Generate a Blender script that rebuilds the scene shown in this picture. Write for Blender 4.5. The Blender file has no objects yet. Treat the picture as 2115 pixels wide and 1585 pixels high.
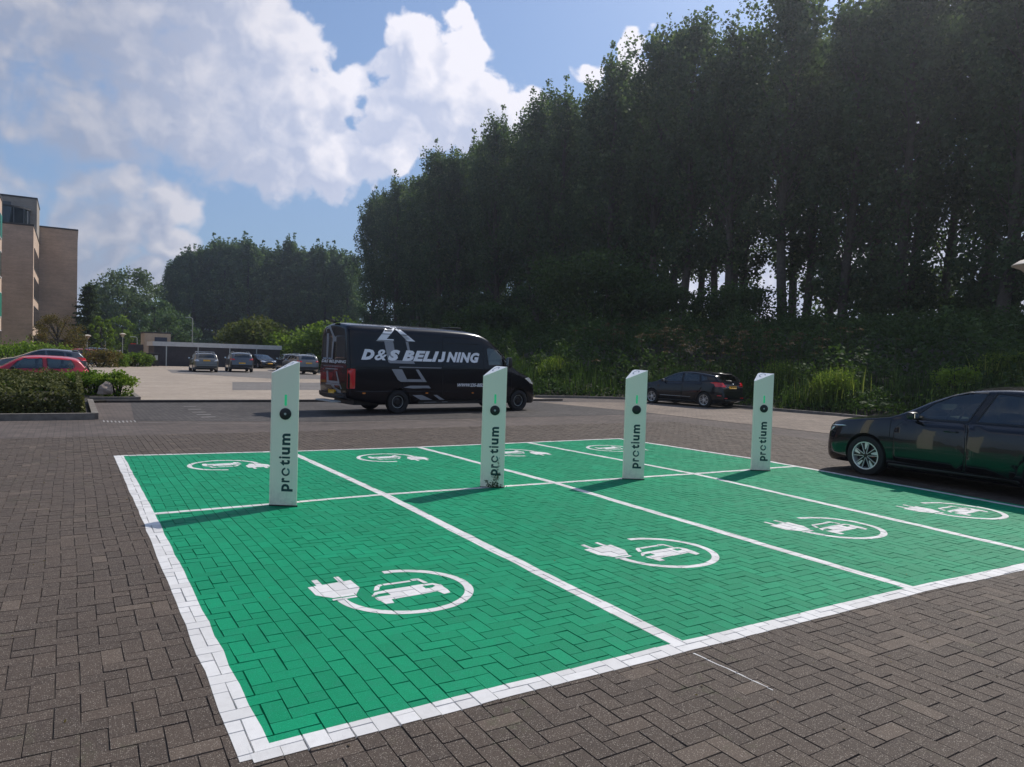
import bpy, bmesh, math, random
import numpy as np
from math import sin, cos, pi, radians, tan, atan2, hypot, sqrt
from mathutils import Vector, Matrix
from mathutils.bvhtree import BVHTree

S = bpy.context.scene
COL = S.collection
random.seed(7); RNG = np.random.default_rng(7)

# ------------------------------------------------------------------ camera
FPX, YAW, PITCH, ROLL = 1488.51, 0.549494, -0.032944, 0.030893
CAM = Vector((-0.6725, -3.0832, 1.6897))
FW = Vector((sin(YAW)*cos(PITCH), cos(YAW)*cos(PITCH), sin(PITCH)))
R0 = Vector((cos(YAW), -sin(YAW), 0)); U0 = R0.cross(FW)
RT = cos(ROLL)*R0 + sin(ROLL)*U0; UP = -sin(ROLL)*R0 + cos(ROLL)*U0
cam_d = bpy.data.cameras.new('camera'); cam = bpy.data.objects.new('camera', cam_d); COL.objects.link(cam)
cam.matrix_world = Matrix(((RT.x, UP.x, -FW.x, CAM.x), (RT.y, UP.y, -FW.y, CAM.y), (RT.z, UP.z, -FW.z, CAM.z), (0, 0, 0, 1)))
cam_d.sensor_width = 36; cam_d.lens = 36*FPX/2115; cam_d.clip_end = 6000; cam_d.clip_start = 0.05
S.camera = cam
def RAY(x, y): return FW + RT*((x-1057.5)/FPX) - UP*((y-792.5)/FPX)
def G(x, y, z=0.0):
    d = RAY(x, y); k = (z-CAM.z)/d.z; return CAM + d*k
def AT(x, y, wy):                    # point seen at pixel, on the plane world y = wy
    d = RAY(x, y); return CAM + d*((wy-CAM.y)/d.y)

# ------------------------------------------------------------------ light
SUN_AZ, SUN_EL = radians(70), radians(46.5)     # azimuth measured from +y towards +x
S.view_settings.view_transform = 'Standard'; S.view_settings.look = 'None'
S.view_settings.exposure = 0.0; S.view_settings.gamma = 1.0
sd = bpy.data.lights.new('sun', 'SUN'); sd.energy = 4.0; sd.angle = radians(0.53); sd.color = (1.0, 0.95, 0.88)
so = bpy.data.objects.new('sun', sd); COL.objects.link(so)
sdir = Vector((sin(SUN_AZ)*cos(SUN_EL), cos(SUN_AZ)*cos(SUN_EL), sin(SUN_EL)))
so.rotation_euler = sdir.to_track_quat('Z', 'Y').to_euler(); so.location = (20, 10, 40)

W = bpy.data.worlds.new('World'); S.world = W; W.use_nodes = True
nt = W.node_tree; nt.nodes.clear()
class NT:
    def __init__(s, t): s.t = t
    def n(s, typ, **k):
        o = s.t.nodes.new(typ)
        for a, b in k.items():
            if a == 'i':
                for q, v in b.items():
                    if isinstance(v, bpy.types.NodeSocket): s.t.links.new(v, o.inputs[q])
                    else: o.inputs[q].default_value = v
            else: setattr(o, a, b)
        return o
    def m(s, op, a, b=0.0, c=0.0, clamp=False):
        o = s.n('ShaderNodeMath', operation=op, use_clamp=clamp, i={0: a, 1: b, 2: c}); return o.outputs[0]
    def v(s, op, a, b=(0, 0, 0)):
        o = s.n('ShaderNodeVectorMath', operation=op, i={0: a, 1: b})
        return o.outputs['Value'] if op in ('DISTANCE', 'DOT_PRODUCT', 'LENGTH') else o.outputs['Vector']
    def mr(s, x, a, b, c=0.0, d=1.0, smooth=False):
        o = s.n('ShaderNodeMapRange', interpolation_type='SMOOTHSTEP' if smooth else 'LINEAR', i={0: x, 1: a, 2: b, 3: c, 4: d}); return o.outputs[0]
    def mix(s, f, a, b, bt='MIX'):
        o = s.n('ShaderNodeMix', data_type='RGBA', blend_type=bt); o.clamp_factor = True
        for q, v in ((0, f), (6, a), (7, b)):
            if isinstance(v, bpy.types.NodeSocket): s.t.links.new(v, o.inputs[q])
            else: o.inputs[q].default_value = (*v, 1) if isinstance(v, (tuple, list)) and len(v) == 3 else v
        return o.outputs[2]
    def noise(s, vec, scale, detail=4, rough=0.55, dist=0.0):
        return s.n('ShaderNodeTexNoise', i={'Vector': vec, 'Scale': scale, 'Detail': detail, 'Roughness': rough, 'Distortion': dist})
def make_world():
    q = NT(nt)
    sky = q.n('ShaderNodeTexSky', sky_type='NISHITA'); sky.sun_disc = False
    sky.sun_elevation = SUN_EL; sky.sun_rotation = SUN_AZ; sky.air_density = 1.0; sky.dust_density = 1.2; sky.ozone_density = 2.0
    d = q.n('ShaderNodeTexCoord').outputs['Generated']
    d = q.v('NORMALIZE', d)
    # clouds: banks given by directions and angular radii
    L = [(20,60,230),(230,20,190),(430,60,170),(540,190,130),(620,240,110),(470,260,120),(330,190,130),(90,130,150),(690,330,75),(590,80,90),(40,225,80),(180,265,85),(700,210,60),
         (215,425,95),(330,430,80),(140,420,70),(20,385,75),(345,510,60),(160,500,95),(90,590,80),(300,590,60),(560,335,90),
         (850,110,85),(900,200,120),(970,120,80),(1010,230,105),(1090,215,50),(830,260,90),(955,35,50),(800,330,70),
         (1285,92,40),(1195,150,36),(1290,150,40),(752,243,24),
         (1620,640,260),(2050,560,260),(1750,250,150),(2100,100,200)]
    L2 = [(-1,.3,.5,.35),(-.6,-.7,.35,.3),(.3,-.9,.45,.33),(-.9,-.2,.15,.3),(.9,-.5,.3,.35),(0,-.3,.95,.3),(1,-.1,.35,.3)]
    warp = q.v('MULTIPLY', q.v('SUBTRACT', q.noise(d, 8.0, 3, 0.6).outputs['Color'], (0.5, 0.5, 0.5)), (0.11, 0.11, 0.11))
    def density(dd, lo=False):
        big = q.noise(q.v('MULTIPLY', dd, (1, 1, 1.6)), 5.0, 4 if lo else 6, 0.6, 0.4).outputs[0]
        dw = q.v('ADD', dd, warp); cur = None
        for it in L:
            c = RAY(it[0], it[1]).normalized(); r = it[2]/1488*1.04
            val = q.m('MULTIPLY_ADD', q.v('DISTANCE', dw, tuple(c)), -1/r, 1.0)
            cur = val if cur is None else q.m('SMOOTH_MAX', cur, val, 0.10)
        if not lo:
            for x, y, z, r in L2:
                c = Vector((x, y, z)).normalized(); cur = q.m('MAXIMUM', cur, q.m('MULTIPLY_ADD', q.v('DISTANCE', dw, tuple(c)), -1/r, 1.0))
        vo = q.n('ShaderNodeTexVoronoi', feature='F1', i={'Vector': q.v('ADD', dw, q.v('MULTIPLY', warp, (.6, .6, .6))), 'Scale': 34.0}).outputs['Distance']
        f = q.noise(dd, 20.0, 4 if lo else 6, 0.6, 0.3).outputs[0]
        e = q.m('MINIMUM', cur, .55)
        return q.m('ADD', q.m('ADD', e, q.m('MULTIPLY_ADD', big, 1.25, -0.66)), q.m('ADD', q.m('MULTIPLY_ADD', f, .80, -.40), q.m('MULTIPLY_ADD', vo, -.30, .11)))
    dens = density(d); dens2 = density(q.v('ADD', d, tuple(sdir*0.03+Vector((0, 0, .012)))), True)
    side = q.mr(q.v('DOT_PRODUCT', d, tuple(RAY(1150, 300).normalized())), .84, .965)     # crisper cumulus to the right
    mask = q.m('MULTIPLY', q.mr(dens, 0.0, q.mr(side, 0, 1, .62, .20), 0, 1, True), q.mr(side, 0, 1, .86, 1.0))
    lit = q.mr(q.m('SUBTRACT', dens, dens2), -.10, .48)
    thin = q.mr(dens, .05, .5, .28, .0)
    b = q.m('ADD', lit, thin, clamp=True)
    shade = q.mix(b, (5.2, 5.8, 7.6), (9.0, 8.9, 9.7))
    sunny = q.mr(side, 0.0, 1.0, .80, 1.22)
    shade = q.v('MULTIPLY', shade, q.n('ShaderNodeCombineXYZ', i={0: sunny, 1: sunny, 2: sunny}).outputs[0])
    skyc = q.v('MULTIPLY', sky.outputs[0], (1.15, 1.3, 1.5))
    dz = q.n('ShaderNodeSeparateXYZ', i={0: d}).outputs[2]
    haze = q.mr(dz, 0.0, 0.5, 0.75, 0.12)
    skyc = q.mix(haze, skyc, (3.1, 4.5, 6.8))
    out = q.mix(mask, skyc, shade)
    bg = q.n('ShaderNodeBackground', i={0: out, 1: 0.085})
    q.n('ShaderNodeOutputWorld', i={0: bg.outputs[0]})
make_world()

# ------------------------------------------------------------------ materials
def mat(name, base=(.5, .5, .5), rough=.5, metal=0.0, spec=.5, coat=0.0, bump=0.0, bscale=30, var=0.0, vscale=3, emit=None):
    m = bpy.data.materials.new(name); m.use_nodes = True; t = m.node_tree; t.nodes.clear(); q = NT(t)
    b = q.n('ShaderNodeBsdfPrincipled', i={'Base Color': (*base, 1), 'Roughness': rough, 'Metallic': metal, 'Specular IOR Level': spec, 'Coat Weight': coat, 'Coat Roughness': 0.03})
    co = q.n('ShaderNodeTexCoord').outputs['Object']
    if var:
        nz = q.noise(co, vscale, 5, .6).outputs[0]
        c = q.mix(q.mr(nz, .3, .7), tuple(v*(1-var) for v in base), tuple(min(1, v*(1+var)) for v in base))
        t.links.new(c, b.inputs['Base Color'])
    if bump:
        nz = q.noise(co, bscale, 4, .6).outputs[0]
        bp = q.n('ShaderNodeBump', i={'Strength': bump, 'Distance': .01, 'Height': nz}); t.links.new(bp.outputs[0], b.inputs['Normal'])
    if emit: b.inputs['Emission Color'].default_value = (*emit[0], 1); b.inputs['Emission Strength'].default_value = emit[1]
    q.n('ShaderNodeOutputMaterial', i={0: b.outputs[0]})
    return m
def leafmat(name, c1, c2, c3=None, trans=.3, rough=.7):
    m = bpy.data.materials.new(name); m.use_nodes = True; t = m.node_tree; t.nodes.clear(); q = NT(t)
    at = q.n('ShaderNodeAttribute', attribute_name='rnd').outputs['Fac']
    c = q.mix(at, c1, c2)
    if c3: c = q.mix(q.mr(at, .82, .95), c, c3)
    b = q.n('ShaderNodeBsdfPrincipled', i={'Base Color': c, 'Roughness': rough, 'Specular IOR Level': .15})
    tc = q.v('MULTIPLY', c, (1.35, 1.45, .8))
    tr = q.n('ShaderNodeBsdfTranslucent', i={0: tc})
    mx = q.n('ShaderNodeMixShader', i={0: trans, 1: b.outputs[0], 2: tr.outputs[0]})
    q.n('ShaderNodeOutputMaterial', i={0: mx.outputs[0]})
    return m
def glassmat(name, tint, base=(.01, .014, .014)):
    m = bpy.data.materials.new(name); m.use_nodes = True; t = m.node_tree; t.nodes.clear(); q = NT(t)
    tr = q.n('ShaderNodeBsdfTransparent', i={0: (*tint, 1)})
    gl = q.n('ShaderNodeBsdfGlossy', i={0: (.9, .95, .95, 1), 'Roughness': .02})
    fr = q.m('ADD', q.m('MULTIPLY', q.n('ShaderNodeFresnel', i={0: 1.6}).outputs[0], 1.1), .05, clamp=True)
    mx = q.n('ShaderNodeMixShader', i={0: fr, 1: tr.outputs[0], 2: gl.outputs[0]})
    q.n('ShaderNodeOutputMaterial', i={0: mx.outputs[0]})
    return m
def paving_mat(name, kind):
    m = bpy.data.materials.new(name); m.use_nodes = True; t = m.node_tree; t.nodes.clear(); q = NT(t)
    co = q.n('ShaderNodeTexCoord').outputs['Object']
    rnd = q.n('ShaderNodeAttribute', attribute_name='rnd').outputs['Fac']
    big = q.noise(co, .55, 4, .6).outputs[0]
    mid = q.noise(co, 14, 4, .65).outputs[0]
    fine = q.noise(co, 210, 3, .7).outputs[0]
    vor = q.n('ShaderNodeTexVoronoi', i={'Vector': co, 'Scale': 150.0})
    grit = q.mr(vor.outputs['Distance'], .22, .42, 1, 0)
    gr2 = q.m('MULTIPLY', grit, q.mr(q.n('ShaderNodeSeparateColor', i={0: vor.outputs['Color']}).outputs[0], .62, .8))
    if kind == 'brick':
        c = q.mix(rnd, (.036, .025, .020), (.080, .056, .042))
        c = q.mix(q.mr(big, .35, .65, 0, .6), c, (.050, .037, .031)); c = q.mix(q.mr(rnd, .93, .96, 0, .6), c, (.14, .105, .08))
        spot = q.noise(co, 2.2, 3, .5).outputs[0]; c = q.mix(q.mr(spot, .68, .74, 0, .45), c, (.025, .021, .02)); c = q.mix(q.mr(q.noise(co, 1.7, 6, .75).outputs[0], .62, .78, 0, .5), c, (.17, .13, .10))
        c = q.mix(q.m('MULTIPLY', q.mr(mid, .4, .75), .5), c, (.085, .062, .046))
        c = q.mix(q.mr(fine, .45, .72, 0, .9), c, (.165, .130, .100)); c = q.mix(q.mr(fine, .5, .3, 0, .7), c, (.022, .019, .018))
        c = q.mix(q.m('MULTIPLY', gr2, .75), c, (.42, .37, .31))
        moss = q.m('MULTIPLY', q.mr(q.noise(co, 1.3, 5, .7).outputs[0], .56, .72), q.mr(mid, .5, .62))
        c = q.mix(q.m('MULTIPLY', moss, .5), c, (.06, .075, .03))
        rough, bs, spec = .78, .55, .25
    elif kind == 'green':
        c = q.mix(rnd, (.0005, .225, .098), (.001, .300, .135))
        c = q.mix(q.mr(big, .3, .7, 0, .6), c, (.001, .185, .084))
        c = q.mix(q.mr(q.noise(co, 2.7, 6, .72).outputs[0], .58, .75, 0, .35), c, (.03, .16, .10)); c = q.mix(q.mr(q.noise(q.v('MULTIPLY', co, (3.5, .5, 1)), 1.0, 5, .7).outputs[0], .6, .75, 0, .22), c, (.05, .12, .08))
        fresh = q.mr(q.noise(co, 1.1, 3, .5).outputs[0], .62, .66, 0, .35); c = q.mix(fresh, c, (.0, .36, .17))
        c = q.mix(q.mr(mid, .5, .75, 0, .5), c, (.02, .20, .12))
        c = q.mix(q.mr(fine, .55, .78, 0, .5), c, (.01, .44, .23)); c = q.mix(q.mr(fine, .48, .3, 0, .6), c, (.002, .13, .07))
        c = q.mix(q.m('MULTIPLY', gr2, .35), c, (.06, .55, .33))
        rough, bs, spec = .6, .7, .13
    else:
        c = q.mix(rnd, (.60, .585, .565), (.72, .705, .685))
        c = q.mix(q.mr(mid, .45, .8, 0, .5), c, (.50, .48, .46))
        c = q.mix(q.mr(fine, .6, .8, 0, .45), c, (.38, .36, .34))
        c = q.mix(q.mr(q.noise(co, 4, 6, .7).outputs[0], .66, .74, 0, .45), c, (.36, .33, .31))
        rough, bs, spec = .65, .4, .3
    # sides and joints are dirtier
    h = q.m('ADD', q.m('MULTIPLY', fine, .6), q.m('ADD', q.m('MULTIPLY', mid, .5), q.m('MULTIPLY', grit, .35)))
    bp = q.n('ShaderNodeBump', i={'Strength': bs, 'Distance': .0035, 'Height': h})
    b = q.n('ShaderNodeBsdfPrincipled', i={'Base Color': c, 'Roughness': rough, 'Specular IOR Level': spec, 'Normal': bp.outputs[0]})
    q.n('ShaderNodeOutputMaterial', i={0: b.outputs[0]})
    return m
def flatpave(name, c1, c2, mortar, bw=.21, bh=.105, rot=0.0, var=.25):
    m = bpy.data.materials.new(name); m.use_nodes = True; t = m.node_tree; t.nodes.clear(); q = NT(t)
    co = q.n('ShaderNodeTexCoord').outputs['Object']
    mp = q.n('ShaderNodeMapping', i={0: co}); mp.inputs['Rotation'].default_value = (0, 0, rot)
    br = q.n('ShaderNodeTexBrick', i={'Vector': mp.outputs[0], 'Color1': (*c1, 1), 'Color2': (*c2, 1), 'Mortar': (*mortar, 1), 'Scale': 1.0, 'Mortar Size': .006, 'Brick Width': bw, 'Row Height': bh, 'Bias': 0.0})
    big = q.noise(co, .35, 5, .65).outputs[0]; mid = q.noise(co, 3.5, 6, .7).outputs[0]; fine = q.noise(co, 60, 3, .7).outputs[0]
    st = q.noise(q.v('MULTIPLY', co, (.25, 2.2, 1)), 1.0, 5, .7).outputs[0]
    f = q.m('ADD', q.mr(big, .25, .75, 1-var, 1+var), q.m('ADD', q.mr(mid, .25, .75, -var*.7, var*.7), q.m('ADD', q.mr(fine, .3, .7, -.15, .15), q.mr(st, .3, .7, -.12, .12))))
    c = q.v('MULTIPLY', br.outputs[0], q.n('ShaderNodeCombineXYZ', i={0: f, 1: f, 2: f}).outputs[0])
    bp = q.n('ShaderNodeBump', i={'Strength': .5, 'Distance': .004, 'Height': q.m('SUBTRACT', q.m('MULTIPLY', fine, .5), br.outputs['Fac'])})
    b = q.n('ShaderNodeBsdfPrincipled', i={'Base Color': c, 'Roughness': .85, 'Specular IOR Level': .25, 'Normal': bp.outputs[0]})
    q.n('ShaderNodeOutputMaterial', i={0: b.outputs[0]})
    return m
def facade_mat(name, c1, c2, mortar):
    m = bpy.data.materials.new(name); m.use_nodes = True; t = m.node_tree; t.nodes.clear(); q = NT(t)
    s = q.n('ShaderNodeSeparateXYZ', i={0: q.n('ShaderNodeTexCoord').outputs['Object']})
    v = q.n('ShaderNodeCombineXYZ', i={0: q.m('ADD', s.outputs[0], s.outputs[1]), 1: s.outputs[2]}).outputs[0]
    br = q.n('ShaderNodeTexBrick', i={'Vector': v, 'Color1': (*c1, 1), 'Color2': (*c2, 1), 'Mortar': (*mortar, 1), 'Scale': 1.0, 'Mortar Size': .01, 'Brick Width': .29, 'Row Height': .1})
    f = q.mr(q.noise(v, .35, 6, .65).outputs[0], .3, .7, .82, 1.15); f2 = q.mr(q.noise(q.v('MULTIPLY', v, (.3, 3, 1)), 1.0, 5, .7).outputs[0], .3, .7, .88, 1.1)
    f = q.m('MULTIPLY', f, f2)
    c = q.v('MULTIPLY', br.outputs[0], q.n('ShaderNodeCombineXYZ', i={0: f, 1: f, 2: f}).outputs[0])
    b = q.n('ShaderNodeBsdfPrincipled', i={'Base Color': c, 'Roughness': .9})
    q.n('ShaderNodeOutputMaterial', i={0: b.outputs[0]})
    return m
def logo_pole_mat(name):
    m = bpy.data.materials.new(name); m.use_nodes = True; t = m.node_tree; t.nodes.clear(); q = NT(t)
    co = q.n('ShaderNodeTexCoord').outputs['Object']
    z = q.n('ShaderNodeSeparateXYZ', i={0: co}).outputs[2]
    dirt = q.m('MULTIPLY', q.mr(z, 0.0, .28, 1, 0), q.mr(q.noise(co, 16, 6, .7).outputs[0], .42, .66))
    st = q.mr(q.noise(q.v('MULTIPLY', co, (18, 18, .9)), 1.0, 4, .6).outputs[0], .56, .75, 0, .22)
    c = q.mix(q.m('ADD', q.m('MULTIPLY', dirt, .45), q.m('MULTIPLY', st, .35)), (.92, .87, .70), (.36, .37, .27))
    b = q.n('ShaderNodeBsdfPrincipled', i={'Base Color': c, 'Roughness': q.mr(q.noise(co, 5, 3, .6).outputs[0], .3, .7, .3, .48), 'Specular IOR Level': .45})
    q.n('ShaderNodeOutputMaterial', i={0: b.outputs[0]})
    return m

M = dict(
    brick=paving_mat('paver_brown', 'brick'), green=paving_mat('paint_green', 'green'), white=paving_mat('paint_white', 'white'),
    jointg=mat('joint_green', (.001, .19, .085), .9, bump=.6, bscale=80, var=.3, vscale=6), jointw=mat('joint_white', (.36, .34, .32), .9, bump=.6, bscale=80, var=.3, vscale=6),
    joint=mat('joint_sand', (.048, .038, .030), .95, bump=.6, bscale=80, var=.3, vscale=6),
    lot=flatpave('paving_tan', (.40, .335, .27), (.33, .27, .215), (.17, .14, .115), var=.16),
    lotgrey=flatpave('paving_grey', (.20, .185, .17), (.165, .15, .14), (.09, .08, .075), var=.2),
    road=flatpave('paving_dark', (.088, .078, .072), (.060, .053, .050), (.03, .027, .025), rot=pi/2, var=.3),
    roadm=flatpave('paving_brownish', (.135, .108, .093), (.098, .080, .071), (.045, .04, .036), var=.3),
    strip=flatpave('paving_sandstrip', (.24, .19, .15), (.19, .15, .12), (.10, .085, .07), var=.3),
    kerb=mat('kerb_concrete', (.17, .15, .13), .9, bump=.4, bscale=60, var=.3, vscale=5),
    kerbd=mat('kerb_dark', (.06, .052, .048), .9, bump=.4, bscale=60, var=.3, vscale=5),
    soil=mat('soil', (.035, .028, .018), .95, bump=.8, bscale=6, var=.4, vscale=2),
    grassg=mat('meadow', (.035, .055, .018), .95, bump=.8, bscale=3, var=.4, vscale=.5),
    pole=logo_pole_mat('charger_white'), teal=mat('print_teal', (.004, .05, .05), .5), tealfade=mat('print_teal_light', (.10, .24, .22), .5),
    topwhite=mat('charger_cap', (.72, .74, .74), .35), navyring=mat('print_navy', (.10, .14, .22), .4),
    blackp=mat('plastic_black', (.012, .012, .013), .45, bump=.1, bscale=120), grn=mat('status_light', (.03, .50, .22), .3, emit=((.05, .75, .30), .22)),
    socket=mat('socket_grey', (.45, .46, .46), .35), tyre=mat('tyre_rubber', (.016, .016, .017), .85, bump=.3, bscale=60),
    alloy=mat('alloy', (.55, .56, .57), .28, metal=.85), alloyd=mat('alloy_dark', (.02, .02, .022), .35, metal=.4), bladew=mat('alloy_blade', (.62, .64, .64), .3, metal=.3),
    inner=mat('interior_dark', (.03, .03, .034), .8), seat=mat('seat_cloth', (.06, .06, .065), .9), seam=mat('seam_black', (.004, .004, .004), .8),
    trim=mat('trim_black', (.015, .015, .016), .4), plate=mat('plate_yellow', (.80, .42, .03), .5), plt=mat('plate_text', (.02, .018, .01), .6),
    red=mat('lamp_red', (.62, .004, .012), .12, coat=1), amber=mat('lamp_amber', (.7, .22, .03), .2), lampw=mat('lamp_clear', (.62, .64, .66), .08, metal=.5, coat=1),
    chrome=mat('chrome', (.8, .8, .8), .12, metal=1.0), brake=mat('brake_red', (.5, .01, .01), .4),
    glass=glassmat('glass_tint', (.42, .50, .47)), glassd=glassmat('glass_dark', (.10, .11, .11)), glassc=glassmat('glass_clear', (.62, .70, .66)),
    vinyl=mat('vinyl_silver', (.82, .83, .85), .38, metal=.15), vinyld=mat('vinyl_grey', (.20, .205, .22), .38, metal=.2), vinylm=mat('vinyl_midgrey', (.27, .28, .30), .38, metal=.15),
    p_navy=mat('paint_navy', (.002, .0024, .006), .22, coat=.35, spec=.2), p_vw=mat('paint_blackviolet', (.006, .005, .008), .18, coat=.75, spec=.3),
    p_blk=mat('paint_black_blue', (.003, .004, .008), .22, coat=.5, spec=.3), p_red=mat('paint_red', (.50, .010, .020), .35, coat=.8, var=.06),
    p_grey=mat('paint_grey', (.14, .145, .15), .3, metal=.5, coat=.9), p_greyb=mat('paint_graphite', (.10, .11, .125), .3, metal=.5, coat=.9),
    p_taupe=mat('paint_taupe', (.135, .13, .12), .3, metal=.5, coat=.9), p_blue=mat('paint_blue', (.03, .05, .10), .3, coat=.9), p_silver=mat('paint_silver', (.5, .52, .55), .3, metal=.6, coat=.8),
    p_dred=mat('paint_darkred', (.30, .012, .018), .3, coat=.9),
    popl=leafmat('leaf_poplar', (.036, .068, .030), (.105, .155, .070), (.18, .22, .11), trans=.40, rough=.6),
    popfar=leafmat('leaf_poplar_far', (.050, .095, .042), (.125, .19, .080), (.20, .26, .12), trans=.26),
    willow=leafmat('leaf_willow', (.07, .11, .05), (.14, .18, .09), (.22, .27, .16), trans=.25),
    conif=leafmat('leaf_conifer', (.03, .055, .02), (.07, .10, .03), None, trans=.15),
    bram=leafmat('leaf_bramble', (.022, .048, .014), (.070, .115, .032), (.11, .17, .05), trans=.28),
    ygreen=leafmat('leaf_bright', (.09, .15, .02), (.20, .28, .04), (.30, .36, .07), trans=.35),
    hedge=leafmat('leaf_hedge', (.055, .065, .022), (.13, .135, .05), (.18, .17, .08), trans=.22),
    hedgeg=leafmat('leaf_bush', (.05, .10, .015), (.15, .22, .035), (.24, .32, .06), trans=.35),
    autumn=leafmat('leaf_olive', (.09, .075, .025), (.17, .13, .045), (.20, .10, .035), trans=.3),
    olive=leafmat('leaf_dull_olive', (.055, .075, .020), (.12, .14, .04), (.18, .17, .06), trans=.25),
    brown=leafmat('seed_brown', (.075, .052, .025), (.15, .10, .045), None, trans=.1),
    reed=leafmat('reed', (.05, .088, .018), (.15, .20, .045), (.30, .32, .08), trans=.35),
    bark=mat('bark', (.085, .07, .055), .9, bump=1.0, bscale=12, var=.35, vscale=4), barkd=mat('bark_dark', (.035, .03, .024), .9, bump=.8, bscale=12, var=.35, vscale=4),
    wall=facade_mat('brick_facade', (.62, .455, .34), (.54, .39, .29), (.46, .37, .29)), wall2=facade_mat('brick_facade_grey', (.38, .33, .28), (.33, .285, .24), (.29, .25, .21)),
    coping=mat('coping', (.05, .048, .045), .6), frame=mat('frame_white', (.62, .62, .60), .5), fgreen=mat('frame_green', (.01, .20, .14), .45), winb=mat('window_pane', (.02, .028, .035), .06, coat=.5), fgrey=mat('frame_grey', (.10, .105, .11), .4),
    slat=mat('slat_dark', (.055, .052, .058), .75, bump=.3, var=.2, vscale=2), fascia=mat('fascia', (.62, .62, .60), .5, var=.1), shed=mat('shed_beige', (.48, .38, .28), .8, var=.1), blue=mat('door_blue', (.03, .04, .07), .4),
    steel=mat('galvanised', (.45, .48, .47), .45, metal=.5), lampb=mat('lamp_bowl', (.50, .43, .35), .5), bin=mat('bin_dark', (.02, .02, .022), .5), paper=mat('notice', (.5, .5, .48), .7),
    rock=mat('boulder', (.33, .26, .21), .9, bump=1.0, bscale=14, var=.3, vscale=7), signr=mat('sign_red', (.5, .04, .03), .5), bronze=mat('ivy_leaf', (.03, .05, .015), .6),
)

# ------------------------------------------------------------------ object helpers
def tag(o, label=None, cat=None, group=None, kind=None):
    if label: o['label'] = label
    if cat: o['category'] = cat
    if group: o['group'] = group
    if kind: o['kind'] = kind
    return o
def empty(name, loc, rz=0.0, **k):
    o = bpy.data.objects.new(name, None); COL.objects.link(o); o.location = loc; o.rotation_euler = (0, 0, rz); o.empty_display_size = .1
    return tag(o, **k)
def link(name, me, parent=None, **k):
    o = bpy.data.objects.new(name, me); COL.objects.link(o)
    if parent is not None: o.parent = parent
    return tag(o, **k)
def mesh(name, V, F, mats, parent=None, smooth=False, idx=None, **k):
    me = bpy.data.meshes.new(name); me.from_pydata([tuple(v) for v in V], [], F)
    for m in (mats if isinstance(mats, (list, tuple)) else [mats]): me.materials.append(m)
    if idx is not None: me.polygons.foreach_set('material_index', idx)
    if smooth: me.polygons.foreach_set('use_smooth', [True]*len(F)); me.set_sharp_from_angle(angle=radians(38))
    me.update(); return link(name, me, parent, **k)
def struct(name, V, F, m, **k): return mesh(name, V, F, m, kind='structure', **k)
class MB:
    def __init__(s): s.V = []; s.F = []
    def add(s, V, F): n = len(s.V); s.V += [tuple(v) for v in V]; s.F += [tuple(i+n for i in f) for f in F]; return s
    def box(s, x0, x1, y0, y1, z0, z1, b=0.0):
        if b <= 0:
            V = [(x, y, z) for z in (z0, z1) for y in (y0, y1) for x in (x0, x1)]
            return s.add(V, [(0, 2, 3, 1), (4, 5, 7, 6), (0, 1, 5, 4), (2, 6, 7, 3), (0, 4, 6, 2), (1, 3, 7, 5)])
        bm = bmesh.new(); bmesh.ops.create_cube(bm, size=1)
        for v in bm.verts: v.co = Vector(((x0+x1)/2+v.co.x*(x1-x0), (y0+y1)/2+v.co.y*(y1-y0), (z0+z1)/2+v.co.z*(z1-z0)))
        bmesh.ops.bevel(bm, geom=bm.edges[:], offset=b, segments=2, affect='EDGES', profile=.5)
        bm.verts.index_update(); V = [v.co[:] for v in bm.verts]; F = [[v.index for v in f.verts] for f in bm.faces]; bm.free()
        return s.add(V, F)
    def prism(s, poly, z0, z1):
        n = len(poly); V = [(x, y, z0) for x, y in poly]+[(x, y, z1) for x, y in poly]
        return s.add(V, [tuple(range(n))[::-1], tuple(range(n, 2*n))]+[(i, (i+1) % n, n+(i+1) % n, n+i) for i in range(n)])
    def tube(s, pts, rad, n=8, cap=True):
        V = []; F = []; pts = [Vector(p) for p in pts]
        for i, p in enumerate(pts):
            d = (pts[min(i+1, len(pts)-1)]-pts[max(i-1, 0)]).normalized()
            a = d.cross(Vector((0, 0, 1)) if abs(d.z) < .9 else Vector((1, 0, 0))).normalized(); b = d.cross(a)
            r = rad[i] if isinstance(rad, (list, tuple)) else rad
            V += [p+a*(r*cos(2*pi*k/n))+b*(r*sin(2*pi*k/n)) for k in range(n)]
        for i in range(len(pts)-1):
            F += [(i*n+k, i*n+(k+1) % n, (i+1)*n+(k+1) % n, (i+1)*n+k) for k in range(n)]
        if cap: F += [tuple(range(n)), tuple(range((len(pts)-1)*n, len(pts)*n))[::-1]]
        return s.add(V, F)
    def lathe(s, prof, n=24, axis='Z', c=(0, 0, 0), closed=False):
        V = []; F = []; m = len(prof)
        for k in range(n):
            a = 2*pi*k/n
            for r, h in prof:
                p = (r*cos(a), r*sin(a), h) if axis == 'Z' else (r*cos(a), h, r*sin(a))
                V.append((p[0]+c[0], p[1]+c[1], p[2]+c[2]))
        for k in range(n):
            k2 = (k+1) % n
            for i in range(m if closed else m-1): i2 = (i+1) % m; F.append((k*m+i, k2*m+i, k2*m+i2, k*m+i2))
        return s.add(V, F)
    def obj(s, name, m, parent=None, smooth=False, **k): return mesh(name, s.V, s.F, m, parent, smooth, **k)

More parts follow.
